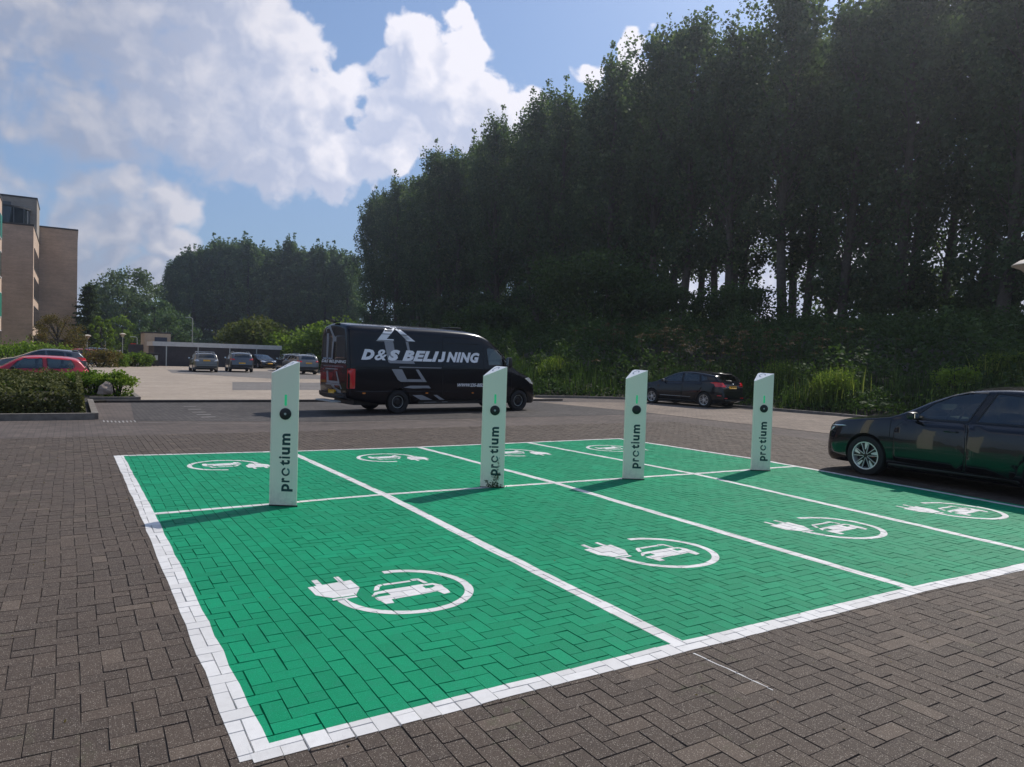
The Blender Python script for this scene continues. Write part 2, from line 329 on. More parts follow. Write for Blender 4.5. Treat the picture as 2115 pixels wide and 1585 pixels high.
# ------------------------------------------------------------------ paving made of single bricks
GA = .1050                                             # half a brick
X0, X1, Y0, Y1 = -8.5, 14.6, -3.2, 12.6
def under_band(i, j):
    x = i*GA
    return any(a <= x % 2.5 < b for a, b in ((.37, .99),)) and 0 < x < 10
def make_bricks():
    out = []                                           # x0,y0,x1,y1
    i0, i1, j0, j1 = int(X0/GA), int(X1/GA), int(Y0/GA), int(Y1/GA)
    BA = {i for i in range(i0, i1) if 0 < i < 98 and (i % 24) in (4, 5, 6, 7, 8)}
    for i in range(i0, i1):
        for j in range(j0, j1):
            if i in BA:                                # stretcher courses running along the bay
                if (j+(i % 2)) % 2 == 0: out.append((i, j, i+1, j+2))
                continue
            k = (i-j) % 4
            if k == 0:
                if (i+1) in BA: out.append((i, j, i+1, j+1))
                else: out.append((i, j, i+2, j+1))
            elif k == 1 and (i-1) in BA: out.append((i, j, i+1, j+1))
            elif k == 3: out.append((i, j, i+1, j+2))
    B = np.array(out, float)*GA
    n = len(B); r = RNG
    gap = .0009+r.random((n, 1))*.0008
    x0, y0, x1, y1 = B[:, 0]+gap[:, 0], B[:, 1]+gap[:, 0], B[:, 2]-gap[:, 0], B[:, 3]-gap[:, 0]
    sh = r.normal(0, .0011, (n, 2)); x0 += sh[:, 0]; x1 += sh[:, 0]; y0 += sh[:, 1]; y1 += sh[:, 1]
    cx, cy = (x0+x1)/2, (y0+y1)/2
    und = .0009*np.sin(cx*1.7+.6*cy)+.0009*np.sin(cy*2.3-1.1*cx+1)+.0005*np.sin(cx*5.1+cy*3.3)
    # slow bending of the courses, as settled paving has
    hz = und+r.normal(0, .0006, n); tx = r.normal(0, .008, n); ty = r.normal(0, .008, n)
    be = .0021
    P = np.zeros((n, 8, 3))
    for q, (ax, ay) in enumerate(((0, 0), (1, 0), (1, 1), (0, 1))):
        xx = np.where(ax, x1, x0); yy = np.where(ay, y1, y0)
        P[:, q, 0] = xx; P[:, q, 1] = yy; P[:, q, 2] = -.0075+und
        xx = np.where(ax, x1-be, x0+be); yy = np.where(ay, y1-be, y0+be)
        P[:, 4+q, 0] = xx; P[:, 4+q, 1] = yy; P[:, 4+q, 2] = hz+(xx-cx)*tx+(yy-cy)*ty
    bend = .008*np.sin(P[:, :, 1]*.9+P[:, :, 0]*.35)+.006*np.sin(P[:, :, 1]*2.3)
    bend2 = .010*np.sin(P[:, :, 0]*.8+P[:, :, 1]*.2)+.006*np.sin(P[:, :, 0]*2.9)
    P[:, :, 0] += bend; P[:, :, 1] += bend2
    return P, r.random(n)
BP, BR = make_bricks()
QF = [(4, 5, 6, 7), (0, 1, 5, 4), (1, 2, 6, 5), (2, 3, 7, 6), (3, 0, 4, 7)]
def brick_mesh():
    n = len(BP); me = bpy.data.meshes.new('brick_paving')
    me.vertices.add(n*8); me.vertices.foreach_set('co', BP.reshape(-1))
    idx = (np.array(QF)[None]+np.arange(n)[:, None, None]*8).reshape(-1)
    me.loops.add(len(idx)); me.loops.foreach_set('vertex_index', idx.astype(np.int32))
    me.polygons.add(n*5); me.polygons.foreach_set('loop_start', np.arange(0, len(idx), 4, dtype=np.int32)); me.polygons.foreach_set('loop_total', np.full(n*5, 4, np.int32))
    me.update(calc_edges=True); me.polygons.foreach_set('use_smooth', np.zeros(n*5, bool)); a = me.attributes.new('rnd', 'FLOAT', 'FACE'); a.data.foreach_set('value', np.repeat(BR, 5))
    me.materials.append(M['brick']); link('brick_paving', me, kind='structure')
brick_mesh()
def clip(poly, a, b):                                  # keep what lies left of a->b ; poly: list of (x,y,z)
    out = []; nx, ny = -(b[1]-a[1]), b[0]-a[0]
    d = [(p[0]-a[0])*nx+(p[1]-a[1])*ny for p in poly]
    for i in range(len(poly)):
        j = (i+1) % len(poly)
        if d[i] >= 0: out.append(poly[i])
        if (d[i] >= 0) != (d[j] >= 0):
            t = d[i]/(d[i]-d[j]); p, q = poly[i], poly[j]
            out.append((p[0]+(q[0]-p[0])*t, p[1]+(q[1]-p[1])*t, p[2]+(q[2]-p[2])*t))
    return out
BMIN = BP.min(axis=1); BMAX = BP.max(axis=1)
def paint(name, pieces, m, lift, **k):                 # pieces: convex polygons; the paint follows the relief of the bricks
    V = []; F = []; A = []
    for pc in pieces:
        ar = sum(pc[i][0]*pc[(i+1) % len(pc)][1]-pc[(i+1) % len(pc)][0]*pc[i][1] for i in range(len(pc)))
        if ar < 0: pc = pc[::-1]
        xs = [p[0] for p in pc]; ys = [p[1] for p in pc]
        sel = np.nonzero((BMAX[:, 0] > min(xs)) & (BMIN[:, 0] < max(xs)) & (BMAX[:, 1] > min(ys)) & (BMIN[:, 1] < max(ys)))[0]
        for b in sel:
            c4 = BP[b]
            for f in QF:
                poly = [tuple(c4[i]) for i in f]
                for i in range(len(pc)):
                    # skip clipping if everything is inside this side
                    poly = clip(poly, pc[i], pc[(i+1) % len(pc)])
                    if len(poly) < 3: break
                if len(poly) < 3: continue
                s = len(V); V += [(p[0], p[1], p[2]+lift) for p in poly]; F.append(tuple(range(s, s+len(poly)))); A.append(BR[b])
    me = bpy.data.meshes.new(name); me.from_pydata(V, [], F); me.materials.append(m); me.polygons.foreach_set('use_smooth', [False]*len(F))
    a = me.attributes.new('rnd', 'FLOAT', 'FACE'); a.data.foreach_set('value', A)
    return link(name, me, **k)
# joint bed under the bricks and far ground
struct('joint_bed', [(X0-.1, Y0-.1, -.0055), (X1+.1, Y0-.1, -.0055), (X1+.1, Y1+.1, -.0055), (X0-.1, Y1+.1, -.0055)], [(0, 1, 2, 3)], M['joint'])
def quad(name, pts, m, z, **k): return struct(name, [(p[0], p[1], z) for p in pts], [tuple(range(len(pts)))], m, **k)
B9 = 2500
struct('ground', [(-B9, -B9, -.16), (B9, -B9, -.16), (B9, B9, -.16), (-B9, B9, -.16)], [(0, 1, 2, 3)], M['grassg'])
yR = 17.2; yK = 22.0
for nm, pts in (('road_paving', [(X0, Y1), (X1, Y1), (X1, Y0), (23.4, Y0), (23.4, 13), (23.4, 24.2), (-60, 24.2), (-60, Y0), (X0, Y0)]),):
    bm = bmesh.new(); f = bm.faces.new([bm.verts.new((x, y, -.002)) for x, y in pts]); bmesh.ops.triangulate(bm, faces=[f])
    me = bpy.data.meshes.new(nm); bm.to_mesh(me); bm.free(); me.materials.append(M['roadm']); link(nm, me, kind='structure')
struct('road_paving_south', [(-60, -30, -.003), (40, -30, -.003), (40, Y0, -.003), (-60, Y0, -.003)], [(0, 1, 2, 3)], M['roadm'])
quad('parking_row_paving', [(.6, 15.7), (4.9, 14.6), (16.8, 15.2), (17.2, 21.8), (.9, 22.0)], M['road'], .002)
# sandy strip in front of the black hatchback
quad('sandy_strip', [G(1110, 831).xy, G(1330, 832).xy, (23.2, 13.0), (23.3, 4), (19.0, 4), G(1700, 895).xy, G(1330, 852).xy], M['strip'], .006)
# far lot of tan pavers, grey bays
quad('tan_lot', [(.4, 22.35), (17.2, 23.2), (17.3, 60), (18.6, 86), (.6, 86), (.4, 24)], M['lot'], .012)
quad('grey_bays_near', [G(480, 807).xy, G(735, 806).xy, G(735, 792).xy, G(480, 790).xy][::1], M['lotgrey'], .016)
quad('grey_bays_far', [G(355, 771).xy, G(560, 783).xy, G(668, 784).xy, G(668, 777).xy, (17, 62), (6, 62)], M['lotgrey'], .016)
quad('lot_drive', [(1.4, 86), (9, 86), (13, 150), (5, 150)], M['lot'], .012)
MB().box(.25, 17.3, 22.05, 22.25, -.02, .075, .012).obj('lot_kerb', M['kerbd'], kind='structure')

# ---- paint
LN = {('L', 0): [(245, 942), (305, 1063), (528, 1560)], ('L', 1): [(597, 933), (793, 1022), (1414, 1335)], ('L', 2): [(864, 924), (1147, 998), (1893, 1219)],
      ('L', 3): [(1090, 914.5), (1434, 979), (2115, 1136)], ('L', 4): [(1278, 906.5), (1548, 946.6), (1645, 963.8), (2115, 1049)]}
P2 = {k: [G(*p).xy for p in v] for k, v in LN.items()}
P2[('L', 3)].append(Vector((7.48, -.12))); P2[('L', 4)].append(Vector((9.86, -.30)))
c00 = Vector(P2[('L', 0)][2]); near = [c00, P2[('L', 1)][2], P2[('L', 2)][2], P2[('L', 3)][3], P2[('L', 4)][4]]
midl = [P2[('L', 0)][1], P2[('L', 1)][1], P2[('L', 2)][1], G(1434, 979).xy, G(1645, 963.8).xy]
farl = [P2[('L', i)][0] for i in range(5)]
def strip(pts, w, wob=.006, seg=.24, ext=0.0):
    pts = [Vector(p) for p in pts]; C = []
    if ext: pts[0] = pts[0]+(pts[0]-pts[1]).normalized()*ext; pts[-1] = pts[-1]+(pts[-1]-pts[-2]).normalized()*ext
    for a, b in zip(pts[:-1], pts[1:]):
        n = max(1, int((b-a).length/seg)); C += [a.lerp(b, i/n) for i in range(n)]
    C.append(pts[-1]); L = []; R_ = []
    for i, c in enumerate(C):
        d = (C[min(i+1, len(C)-1)]-C[max(i-1, 0)]).normalized(); nrm = Vector((-d.y, d.x))
        L.append(c+nrm*(w/2+random.gauss(0, wob*.6))); R_.append(c-nrm*(w/2+random.gauss(0, wob*.6)))
    return [[tuple(L[i]), tuple(R_[i]), tuple(R_[i+1]), tuple(L[i+1])] for i in range(len(C)-1)]
for r_, (A_, B_, tx) in enumerate(((near, midl, 'front'), (midl, farl, 'back'))):
    for i in range(4):
        paint('green_bay_surface', [[tuple(A_[i]), tuple(A_[i+1]), tuple(B_[i+1]), tuple(B_[i])]], M['green'], .0012, kind='structure')
WL = .105
struct('green_joint_bed', [(*p_, -.0050) for p_ in near]+[(*p_, -.0050) for p_ in farl[::-1]]+[], [tuple(range(10))], M['jointg'])
for pts, w, z in ((P2[('L', 0)], .135, .0026), (P2[('L', 1)], WL, .0026), (P2[('L', 2)], WL, .0026), (P2[('L', 3)], WL, .0026), (P2[('L', 4)], .10, .0026)):
    pc_ = strip(pts, w, ext=.03); paint('bay_line', pc_, M['white'], z, kind='structure'); struct('line_joint_bed', [(a, b, -.0044) for q_ in pc_ for a, b in q_], [tuple(range(4*i, 4*i+4)) for i in range(len(pc_))], M['jointw'])
for pts, w in ((near, .125), (midl, .085), (farl, .085)):
    pc_ = strip(pts, w, wob=.005, ext=.02); paint('bay_line', pc_, M['white'], .0034, kind='structure'); struct('line_joint_bed', [(a, b, -.0038) for q_ in pc_ for a, b in q_], [tuple(range(4*i, 4*i+4)) for i in range(len(pc_))], M['jointw'])
# overspray scratch in front of the corner
paint('chalk_scratch', strip([G(1432, 1349).xy, G(1500, 1380).xy, G(1597, 1426).xy], .009, .003, .05), M['white'], .002, kind='structure')
# darker loose marks and dashed bay ticks
tk = []
for x, y in ((392, 840), (402, 846), (411, 852), (421, 857), (431, 862)): p = G(x, y); tk.append([(p.x-.17, p.y-.05), (p.x+.17, p.y-.05), (p.x+.17, p.y+.05), (p.x-.17, p.y+.05)])
for k in range(9): p = G(215+8*k, 872-abs(k-4)*.3); tk.append([(p.x-.02, p.y-.22), (p.x+.01, p.y-.22), (p.x+.01, p.y+.22), (p.x-.02, p.y+.22)])
struct('bay_ticks', [(x, y, .006) for t_ in tk for x, y in t_], [tuple(range(i*4, i*4+4)) for i in range(len(tk))], mat('tick_white', (.30, .28, .26), .8, var=.4, vscale=9))
wl = strip([G(275, 873).xy, G(480, 876).xy, G(690, 874).xy, G(1000, 866).xy], .05, .015, .5)
struct('worn_line', [(x, y, .006) for t_ in wl for x, y in t_], [tuple(range(i*4, i*4+4)) for i in range(len(wl))], mat('worn_white', (.19, .17, .15), .85, var=.45, vscale=5))

# charging symbols
def ev_pieces():
    P = []
    N = 44; a0, a1 = radians(88), radians(-182)
    for i in range(N):
        t0 = a0+(a1-a0)*i/N; t1 = a0+(a1-a0)*(i+1)/N
        def rr(t, r): return (r*cos(t), r*sin(t))
        P.append([rr(t0, .50), rr(t0, .435), rr(t1, .435), rr(t1, .50)])
    P += [[(-.60, .36), (-.27, .39), (-.27, .19), (-.345, .05), (-.51, .05), (-.60, .16)], [(-.535, .50), (-.49, .505), (-.49, .36), (-.535, .36)], [(-.365, .51), (-.325, .515), (-.325, .36), (-.365, .36)],
          [(-.525, .028), (-.345, .035), (-.345, .004), (-.525, -.002)]]
    # car: body with light holes left open, window band
    P += [[(-.25, -.01), (-.21, .045), (-.21, -.02)], [(-.21, .045), (-.13, .055), (-.13, .0), (-.21, .0)], [(-.26, -.03), (-.235, -.03), (-.235, .0), (-.25, -.005)],
          [(-.13, .055), (.15, .065), (.15, -.135), (-.13, -.15)], [(.15, .065), (.25, .06), (.235, .025), (.15, .025)], [(.25, .06), (.29, .0), (.24, -.01), (.235, .025)],
          [(-.25, -.06), (-.13, -.06), (-.13, -.15), (-.22, -.15), (-.25, -.135)], [(.15, -.04), (.285, -.04), (.285, -.12), (.15, -.135)], [(.20, -.04), (.29, -.04), (.29, .0), (.24, -.01)],
          [(-.24, -.15), (-.16, -.15), (-.17, -.225), (-.23, -.225)], [(.20, -.13), (.285, -.12), (.27, -.20), (.215, -.21)],
          [(-.205, .08), (-.165, .08), (-.125, .155), (-.165, .165)], [(-.165, .165), (-.125, .155), (-.105, .16), (-.105, .195), (-.13, .195)], [(-.095, .197), (.12, .197), (.12, .158), (-.095, .158)], [(.135, .215), (.20, .205), (.175, .168), (.135, .17)], [(.20, .205), (.175, .168), (.19, .085), (.225, .085)]]
    return P
EVP = ev_pieces()
for i, (cx, cy, rot, lab) in enumerate(((1.400, 1.700, 0, 'white electric car and plug symbol in the nearest green bay, largest of the painted symbols'), (3.88, 1.68, 0, 'white plug and car ring symbol in the second front bay from the left'),
        (6.33, 1.63, 0, 'white plug and car ring symbol in the third front bay from the left'), (8.70, 1.55, 0, 'white plug and car ring symbol in the front bay beside the parked dark hatchback'),
        (1.27, 8.18, pi, 'upside down plug symbol in the back left bay, partly behind the nearest charging post'), (3.82, 8.15, pi, 'upside down plug symbol in the second back bay, between the two left posts'),
        (6.20, 8.05, pi, 'small upside down plug symbol half hidden by the stained second post'), (8.45, 7.98, pi, 'farthest upside down plug symbol, partly behind the third post'))):
    c, s = cos(rot), sin(rot)
    pcs = [[(cx+x*c-y*s, cy+x*s+y*c) for x, y in pc] for pc in EVP]
    paint('charging_symbol', pcs, M['white'], .0030, label=lab, cat='road marking', group='painted charging symbols')

# grit and small leaves lying about
r_ = np.random.default_rng(400); nn = 1500; lp = np.stack([X0+(X1-X0)*r_.random(nn), Y0+(Y1-Y0)*r_.random(nn), np.full(nn, .006)], 1)
LITTER = lp
# ------------------------------------------------------------------ text
def text_mesh(s, bold=0.0, shear=0.0, spacing=1.0):
    cu = bpy.data.curves.new('t', 'FONT'); cu.body = s; cu.offset = bold; cu.shear = shear; cu.resolution_u = 3; cu.space_character = spacing
    o = bpy.data.objects.new('t', cu); COL.objects.link(o); bpy.context.view_layer.update()
    me = bpy.data.meshes.new_from_object(o.evaluated_get(bpy.context.evaluated_depsgraph_get()))
    V = [v.co.xy[:] for v in me.vertices]; F = [tuple(p.vertices) for p in me.polygons]
    bpy.data.objects.remove(o); bpy.data.meshes.remove(me)
    xs = [v[0] for v in V]; ys = [v[1] for v in V]; x0, x1, y0, y1 = min(xs), max(xs), min(ys), max(ys)
    return V, F, (x0, x1, y0, y1)
def fit_text(s, w, h, bold=0.0, shear=0.0, spacing=1.0):   # scaled so that its box is 0..w, 0..h
    V, F, (x0, x1, y0, y1) = text_mesh(s, bold, shear, spacing)
    return [((x-x0)/(x1-x0)*w, (y-y0)/(y1-y0)*h) for x, y in V], F

# ------------------------------------------------------------------ chargers
def rounded(poly, r, n=5):
    out = []; m = len(poly)
    for i in range(m):
        p = Vector(poly[i]); a = (Vector(poly[i-1])-p); b = (Vector(poly[(i+1) % m])-p)
        rr = r[i] if isinstance(r, (list, tuple)) else r
        la, lb = min(rr, a.length*.45), min(rr, b.length*.45)
        A = p+a.normalized()*la; B = p+b.normalized()*lb
        for k in range(n+1):
            t = k/n; out.append(tuple((A*(1-t)+p*t)*(1-t)+(p*(1-t)+B*t)*t))
    return out
def charger():
    root = empty('charging_post', (0, 0, 0))
    base = rounded([(-.175, .0), (.160, .0), (.135, .035), (.0, .265), (-.03, .265)], [.05, .018, .03, .03, .03], 6)
    def ztop(x, y): return min(1.60, 1.465+(x+.15)*.42+max(y, 0)*.27)
    n = len(base); mb = MB()
    V = [(x, y, .012) for x, y in base]+[(x, y, ztop(x, y)) for x, y in base]
    mb.add(V, [(i, (i+1) % n, n+(i+1) % n, n+i) for i in range(n)]+[tuple(range(n))[::-1]])
    mb.obj('body', M['pole'], root, smooth=True)
    sc = .985
    mesh('top_plate', [(x*sc, y*sc, ztop(x, y)+.0005) for x, y in base], [tuple(range(n))], M['topwhite'], root)
    # rim rounding of the top
    r2 = MB(); r2.add([(x, y, ztop(x, y)) for x, y in base]+[(x*sc, y*sc, ztop(x, y)+.0005) for x, y in base], [(i, (i+1) % n, n+(i+1) % n, n+i) for i in range(n)]); r2.obj('rim', M['topwhite'], root)
    mb = MB(); mb.prism([(x*1.03+.004, y*1.02-.003) for x, y in base], 0.0, .014); mb.obj('foot_plate', M['blackp'], root)
    # C logo on the sloping top
    pts = []
    for k in range(20):
        a = radians(-50+k*14.5)
        for r in (.037, .049): x, y = -.0+r*cos(a), .115+r*sin(a)*1.3; pts.append((x, y, ztop(x, y)+.0022))
    mesh('top_ring', pts, [(2*k, 2*k+1, 2*k+3, 2*k+2) for k in range(19)], M['navyring'], root)
    # socket
    mb = MB(); mb.lathe([(0, -.012), (.059, -.012), (.064, -.009), (.064, .004)], 32, 'Y', (.010, 0, 1.02)); so_ = mb.obj('socket', M['blackp'], root, smooth=True)
    mb = MB(); mb.lathe([(0, -.0145), (.012, -.0145), (.014, -.010)], 16, 'Y', (.010, 0, 1.02)); mb.obj('socket_pin', M['socket'], so_)
    mb = MB(); mb.prism(rounded([(-.013, -.062), (.013, -.062), (.013, .062), (-.013, .062)], .012), -.001, .001)
    o = mb.obj('status_light', M['grn'], root); o.rotation_euler = (pi/2, 0, 0); o.location = (.010, -.0012, 1.17)
    # word
    def word(s, h, w, x, z, name='lettering'):
        V, F = fit_text(s, w, h, .022)
        return mesh(name, [(x-v[1], -.0016, z+v[0]) for v in V], F, M['teal'], root)
    # letters run upwards: x-height .06, p has descender, t and i rise
    XH = .090; y0 = .070
    def glyph(s, z0, w, lo, hi, bold=.034):
        V, F = fit_text(s, w, hi-lo, bold)
        mesh('lettering', [(y0-(lo+v[1]), -.0016, z0+v[0]) for v in V], F, M['teal'], root)
    glyph('p', .165, .084, -.036, XH); glyph('r', .266, .050, 0, XH); glyph('t', .452, .060, 0, XH+.024); glyph('i', .528, .023, 0, XH+.034); glyph('u', .572, .080, 0, XH); glyph('m', .676, .128, 0, XH)
    pts = []; N = 18
    for k in range(N+1):
        a = radians(8+k*326/N)
        for r in (.028, .047): pts.append((y0-XH/2+r*cos(a+pi/2), -.0016, .382+r*sin(a+pi/2)))
    mesh('lettering', pts, [(2*k, 2*k+1, 2*k+3, 2*k+2) for k in range(N-5)], M['teal'], root)
    mesh('lettering', pts, [(2*k, 2*k+1, 2*k+3, 2*k+2) for k in range(N-5, N)], M['tealfade'], root)
    return root
def kids(o): return [c for c in bpy.data.objects if c.parent == o]
def copy_tree(o, parent=None):
    c = o.copy(); COL.objects.link(c); c.parent = parent
    for ch in kids(o): copy_tree(ch, c)
    return c
ch0 = charger()
for i, ((px, py), lab) in enumerate((((584, 1046), 'white charging post nearest the camera, standing on the line of the left bays'), ((1016, 1008), 'white charging post with ivy stains creeping up its lower face'),
        ((1308, 991), 'white charging post with a solid black socket cover, third from the left'), ((1571, 973), 'white charging post farthest right, nearest the parked dark hatchback'))):
    o = ch0 if i == 0 else copy_tree(ch0)
    p = G(px, py); o.location = (p.x, p.y, 0); o.rotation_euler = (0, 0, radians(-33)); tag(o, lab, 'charging post', 'charging posts on the green bays')
    if i == 1:
        mb = MB(); rs = random.Random(3)
        def leaf(x, z, s=.010):
            a = rs.uniform(0, 6.28); mb.add([(x+s*cos(a+t)*k, -.0035-rs.random()*.004, z+s*sin(a+t)*k) for t, k in ((0, 1.5), (1.6, .8), (3.1, 1), (4.7, .8))], [(0, 1, 2, 3)])
        for (xa, za, xb, zb) in ((.06, .02, .075, .38), (.02, .02, .0, .20), (.07, .12, .09, .2), (-.04, .03, -.09, .10), (.05, .05, .04, .16)):
            seg = [(xa+(xb-xa)*t/8+rs.gauss(0, .006), -.003, za+(zb-za)*t/8) for t in range(9)]; mb.tube(seg, .0014, 4)
            for s_ in seg:
                for _ in range(3): leaf(s_[0]+rs.gauss(0, .012), s_[2]+rs.gauss(0, .008), .006)
        for _ in range(48): leaf(rs.gauss(.03, .06), abs(rs.gauss(0, .03))+.01)
        mb.obj('ivy', M['bronze'], o)
    if i == 2:
        for c in kids(o):
            if c.name.startswith('socket'):
                for d in kids(c): bpy.data.objects.remove(d)

exec_after = []
# ------------------------------------------------------------------ cars
def pchip(pts):
    X = np.array([p[0] for p in pts], float); Y = np.array([p[1] for p in pts], float)
    h = np.diff(X); d = np.diff(Y)/h; m = np.zeros(len(X)); m[0], m[-1] = d[0], d[-1]
    for i in range(1, len(X)-1):
        if d[i-1]*d[i] > 0: w1 = 2*h[i]+h[i-1]; w2 = h[i]+2*h[i-1]; m[i] = (w1+w2)/(w1/d[i-1]+w2/d[i])
    def f(x):
        x = min(max(x, X[0]), X[-1]); i = min(int(np.searchsorted(X, x, 'right'))-1, len(X)-2); i = max(i, 0)
        t = (x-X[i])/h[i]; return ((2*t**3-3*t*t+1)*Y[i]+(t**3-2*t*t+t)*h[i]*m[i]+(-2*t**3+3*t*t)*Y[i+1]+(t**3-t*t)*h[i]*m[i+1])
    return f
class Body:
    def __init__(s, sp):
        s.sp = sp; s.L = sp['L']; s.W = sp['W']; s.top = pchip(sp['top']); s.bot = pchip(sp['bot']); s.belt = pchip(sp['belt']); s.plan = pchip(sp['plan'])
        s.tumble = sp.get('tumble', .34); s.crown = sp.get('crown', .055); s.rc = sp.get('rc', .09); s.low = sp.get('low', [(0, .90), (.10, .965), (.45, 1.0), (.8, .985), (1, .955)])
        s.lx, s.ly = [a for a, b in s.low], [b for a, b in s.low]
    def sec(s, x, ins=0.0, zf=None):
        zt = s.top(x)-ins; zb = s.bot(x); w = s.W*s.plan(x)-ins; zs = min(s.belt(x), zt-.06)
        P = []
        for t in (0, .05, .12, .25, .4, .55, .7, .82, .92, 1): P.append((w*float(np.interp(t, s.lx, s.ly)), zb+(zs-zb)*t))
        yb = w*s.ly[-1]; ze = max(zt-s.crown*w/s.W, zs+.012); h = ze-zs; r = min(s.rc, h*.45)
        for t in (.03, .2, .4, .6, .8, 1): P.append((yb-(h-r)*s.tumble*t-(.012 if h > .1 else 0)*min(1, t*5), zs+(h-r)*t))
        y1, z1 = P[-1]
        for a in (25, 50, 72): P.append((y1-r*1.15*(1-cos(radians(a)))-r*.3*sin(radians(a))*s.tumble, z1+r*sin(radians(a))))
        yc = P[-1][0]-r*.25; zc = P[-1][1]
        for t in (0, .2, .4, .6, .8, 1): y = yc*(1-t); P.append((y, ze+(zt-ze)*(1-(y/max(yc, 1e-3))**2)))
        P[-6] = (yc, max(zc, ze-.001))
        if zf is not None: P = [(y, max(z, zf)) for y, z in P]
        return P
    def loft(s, xs, ins=0.0, zf=None):
        V = []; F = []; m = None
        for x in xs:
            P = s.sec(x, ins, zf); ring = [(s.L/2-x, y, z) for y, z in P]+[(s.L/2-x, -y, z) for y, z in P[::-1][1:]]; m = len(ring); V += ring
        n = len(xs)
        for i in range(n-1): F += [(i*m+k, i*m+(k+1) % m, (i+1)*m+(k+1) % m, (i+1)*m+k) for k in range(m)]
        F += [tuple(range(m))[::-1], tuple(range((n-1)*m, n*m))]
        bm = bmesh.new(); vs = [bm.verts.new(v) for v in V]
        for f in F:
            try: bm.faces.new([vs[i] for i in f])
            except ValueError: pass
        bmesh.ops.remove_doubles(bm, verts=bm.verts, dist=1e-5); bmesh.ops.recalc_face_normals(bm, faces=bm.faces)
        return bm
def to_obj(bm, name, mats):
    me = bpy.data.meshes.new(name); bm.to_mesh(me); bm.free()
    for m in mats: me.materials.append(m)
    return link(name, me)
def boolean(ob, cut):
    md = ob.modifiers.new('b', 'BOOLEAN'); md.operation = 'DIFFERENCE'; md.solver = 'EXACT'; md.object = cut
    bpy.context.view_layer.update()
    me = bpy.data.meshes.new_from_object(ob.evaluated_get(bpy.context.evaluated_depsgraph_get()))
    ob.modifiers.clear(); old = ob.data; nm = old.name; ob.data = me; bpy.data.meshes.remove(old); me.name = nm
    cm = cut.data; bpy.data.objects.remove(cut); bpy.data.meshes.remove(cm)
def cutter(mb, mats):
    o = mesh('cutter', mb.V, mb.F, mats, idx=[1]*len(mb.F))
    bm = bmesh.new(); bm.from_mesh(o.data); bmesh.ops.recalc_face_normals(bm, faces=bm.faces); bm.to_mesh(o.data); bm.free(); return o
def patch(B, name, poly, axis, m, parent, off=.004, side=1, grid=.09, skirt=True, holes=None, tri=None, **k):
    """a 2-D outline (side: x from the front, z | rear/front: y, z | top: x, y) laid onto the body"""
    L = B.L; bm = bmesh.new()
    if tri is None:
        f = bm.faces.new([bm.verts.new((a, b, 0)) for a, b in poly]); bmesh.ops.triangulate(bm, faces=[f])
    else:
        vs = [bm.verts.new((a, b, 0)) for a, b in tri[0]]
        for f in tri[1]:
            try: bm.faces.new([vs[i] for i in f])
            except ValueError: pass
        poly = tri[0]
    for ax in (0, 1):
        lo = min(p[ax] for p in poly); hi = max(p[ax] for p in poly); n = int((hi-lo)/grid)
        for i in range(1, n+1):
            c = lo+(hi-lo)*i/(n+1); no = (1, 0, 0) if ax == 0 else (0, 1, 0)
            bmesh.ops.bisect_plane(bm, geom=bm.verts[:]+bm.edges[:]+bm.faces[:], plane_co=(c, 0, 0) if ax == 0 else (0, c, 0), plane_no=no)
    base = {}
    for v in bm.verts:
        a, b = v.co.x, v.co.y
        if axis == 'side': o, d = Vector((L/2-a, 3*side, b)), Vector((0, -side, 0))
        elif axis == 'rear': o, d = Vector((-L, a, b)), Vector((1, 0, 0))
        elif axis == 'front': o, d = Vector((L, a, b)), Vector((-1, 0, 0))
        else: o, d = Vector((L/2-a, b, 5)), Vector((0, 0, -1))
        loc, nrm, _, _ = B.bvh.ray_cast(o, d)
        if loc is None:
            q = {'side': Vector((L/2-a, B.W*side, b)), 'rear': Vector((-L/2, a, b)), 'front': Vector((L/2, a, b)), 'top': Vector((L/2-a, b, 1.2))}[axis]
            loc, nrm, _, _ = B.bvh.find_nearest(q)
        if nrm.dot(d) > 0: nrm = -nrm
        v.co = loc+nrm*off; base[v] = (loc-nrm*.002)
    bm.normal_update()
    fs = bm.faces[:]
    want = {'side': Vector((0, side, 0)), 'rear': Vector((-1, 0, 0)), 'front': Vector((1, 0, 0)), 'top': Vector((0, 0, 1))}[axis]
    for f in fs:
        if f.normal.dot(want) < 0: f.normal_flip()
        f.smooth = True
    if skirt:
        be = [e for e in bm.edges if e.is_boundary]
        new = {}
        for e in be:
            for v in e.verts:
                if v not in new: new[v] = bm.verts.new(base[v])
        for e in be:
            a, b = e.verts
            f = e.link_faces[0]
            try:
                nf = bm.faces.new((b, a, new[a], new[b]) if True else ()); nf.smooth = False
            except ValueError: pass
    me = bpy.data.meshes.new(name); bm.to_mesh(me); bm.free(); me.materials.append(m)
    return link(name, me, parent, **k)
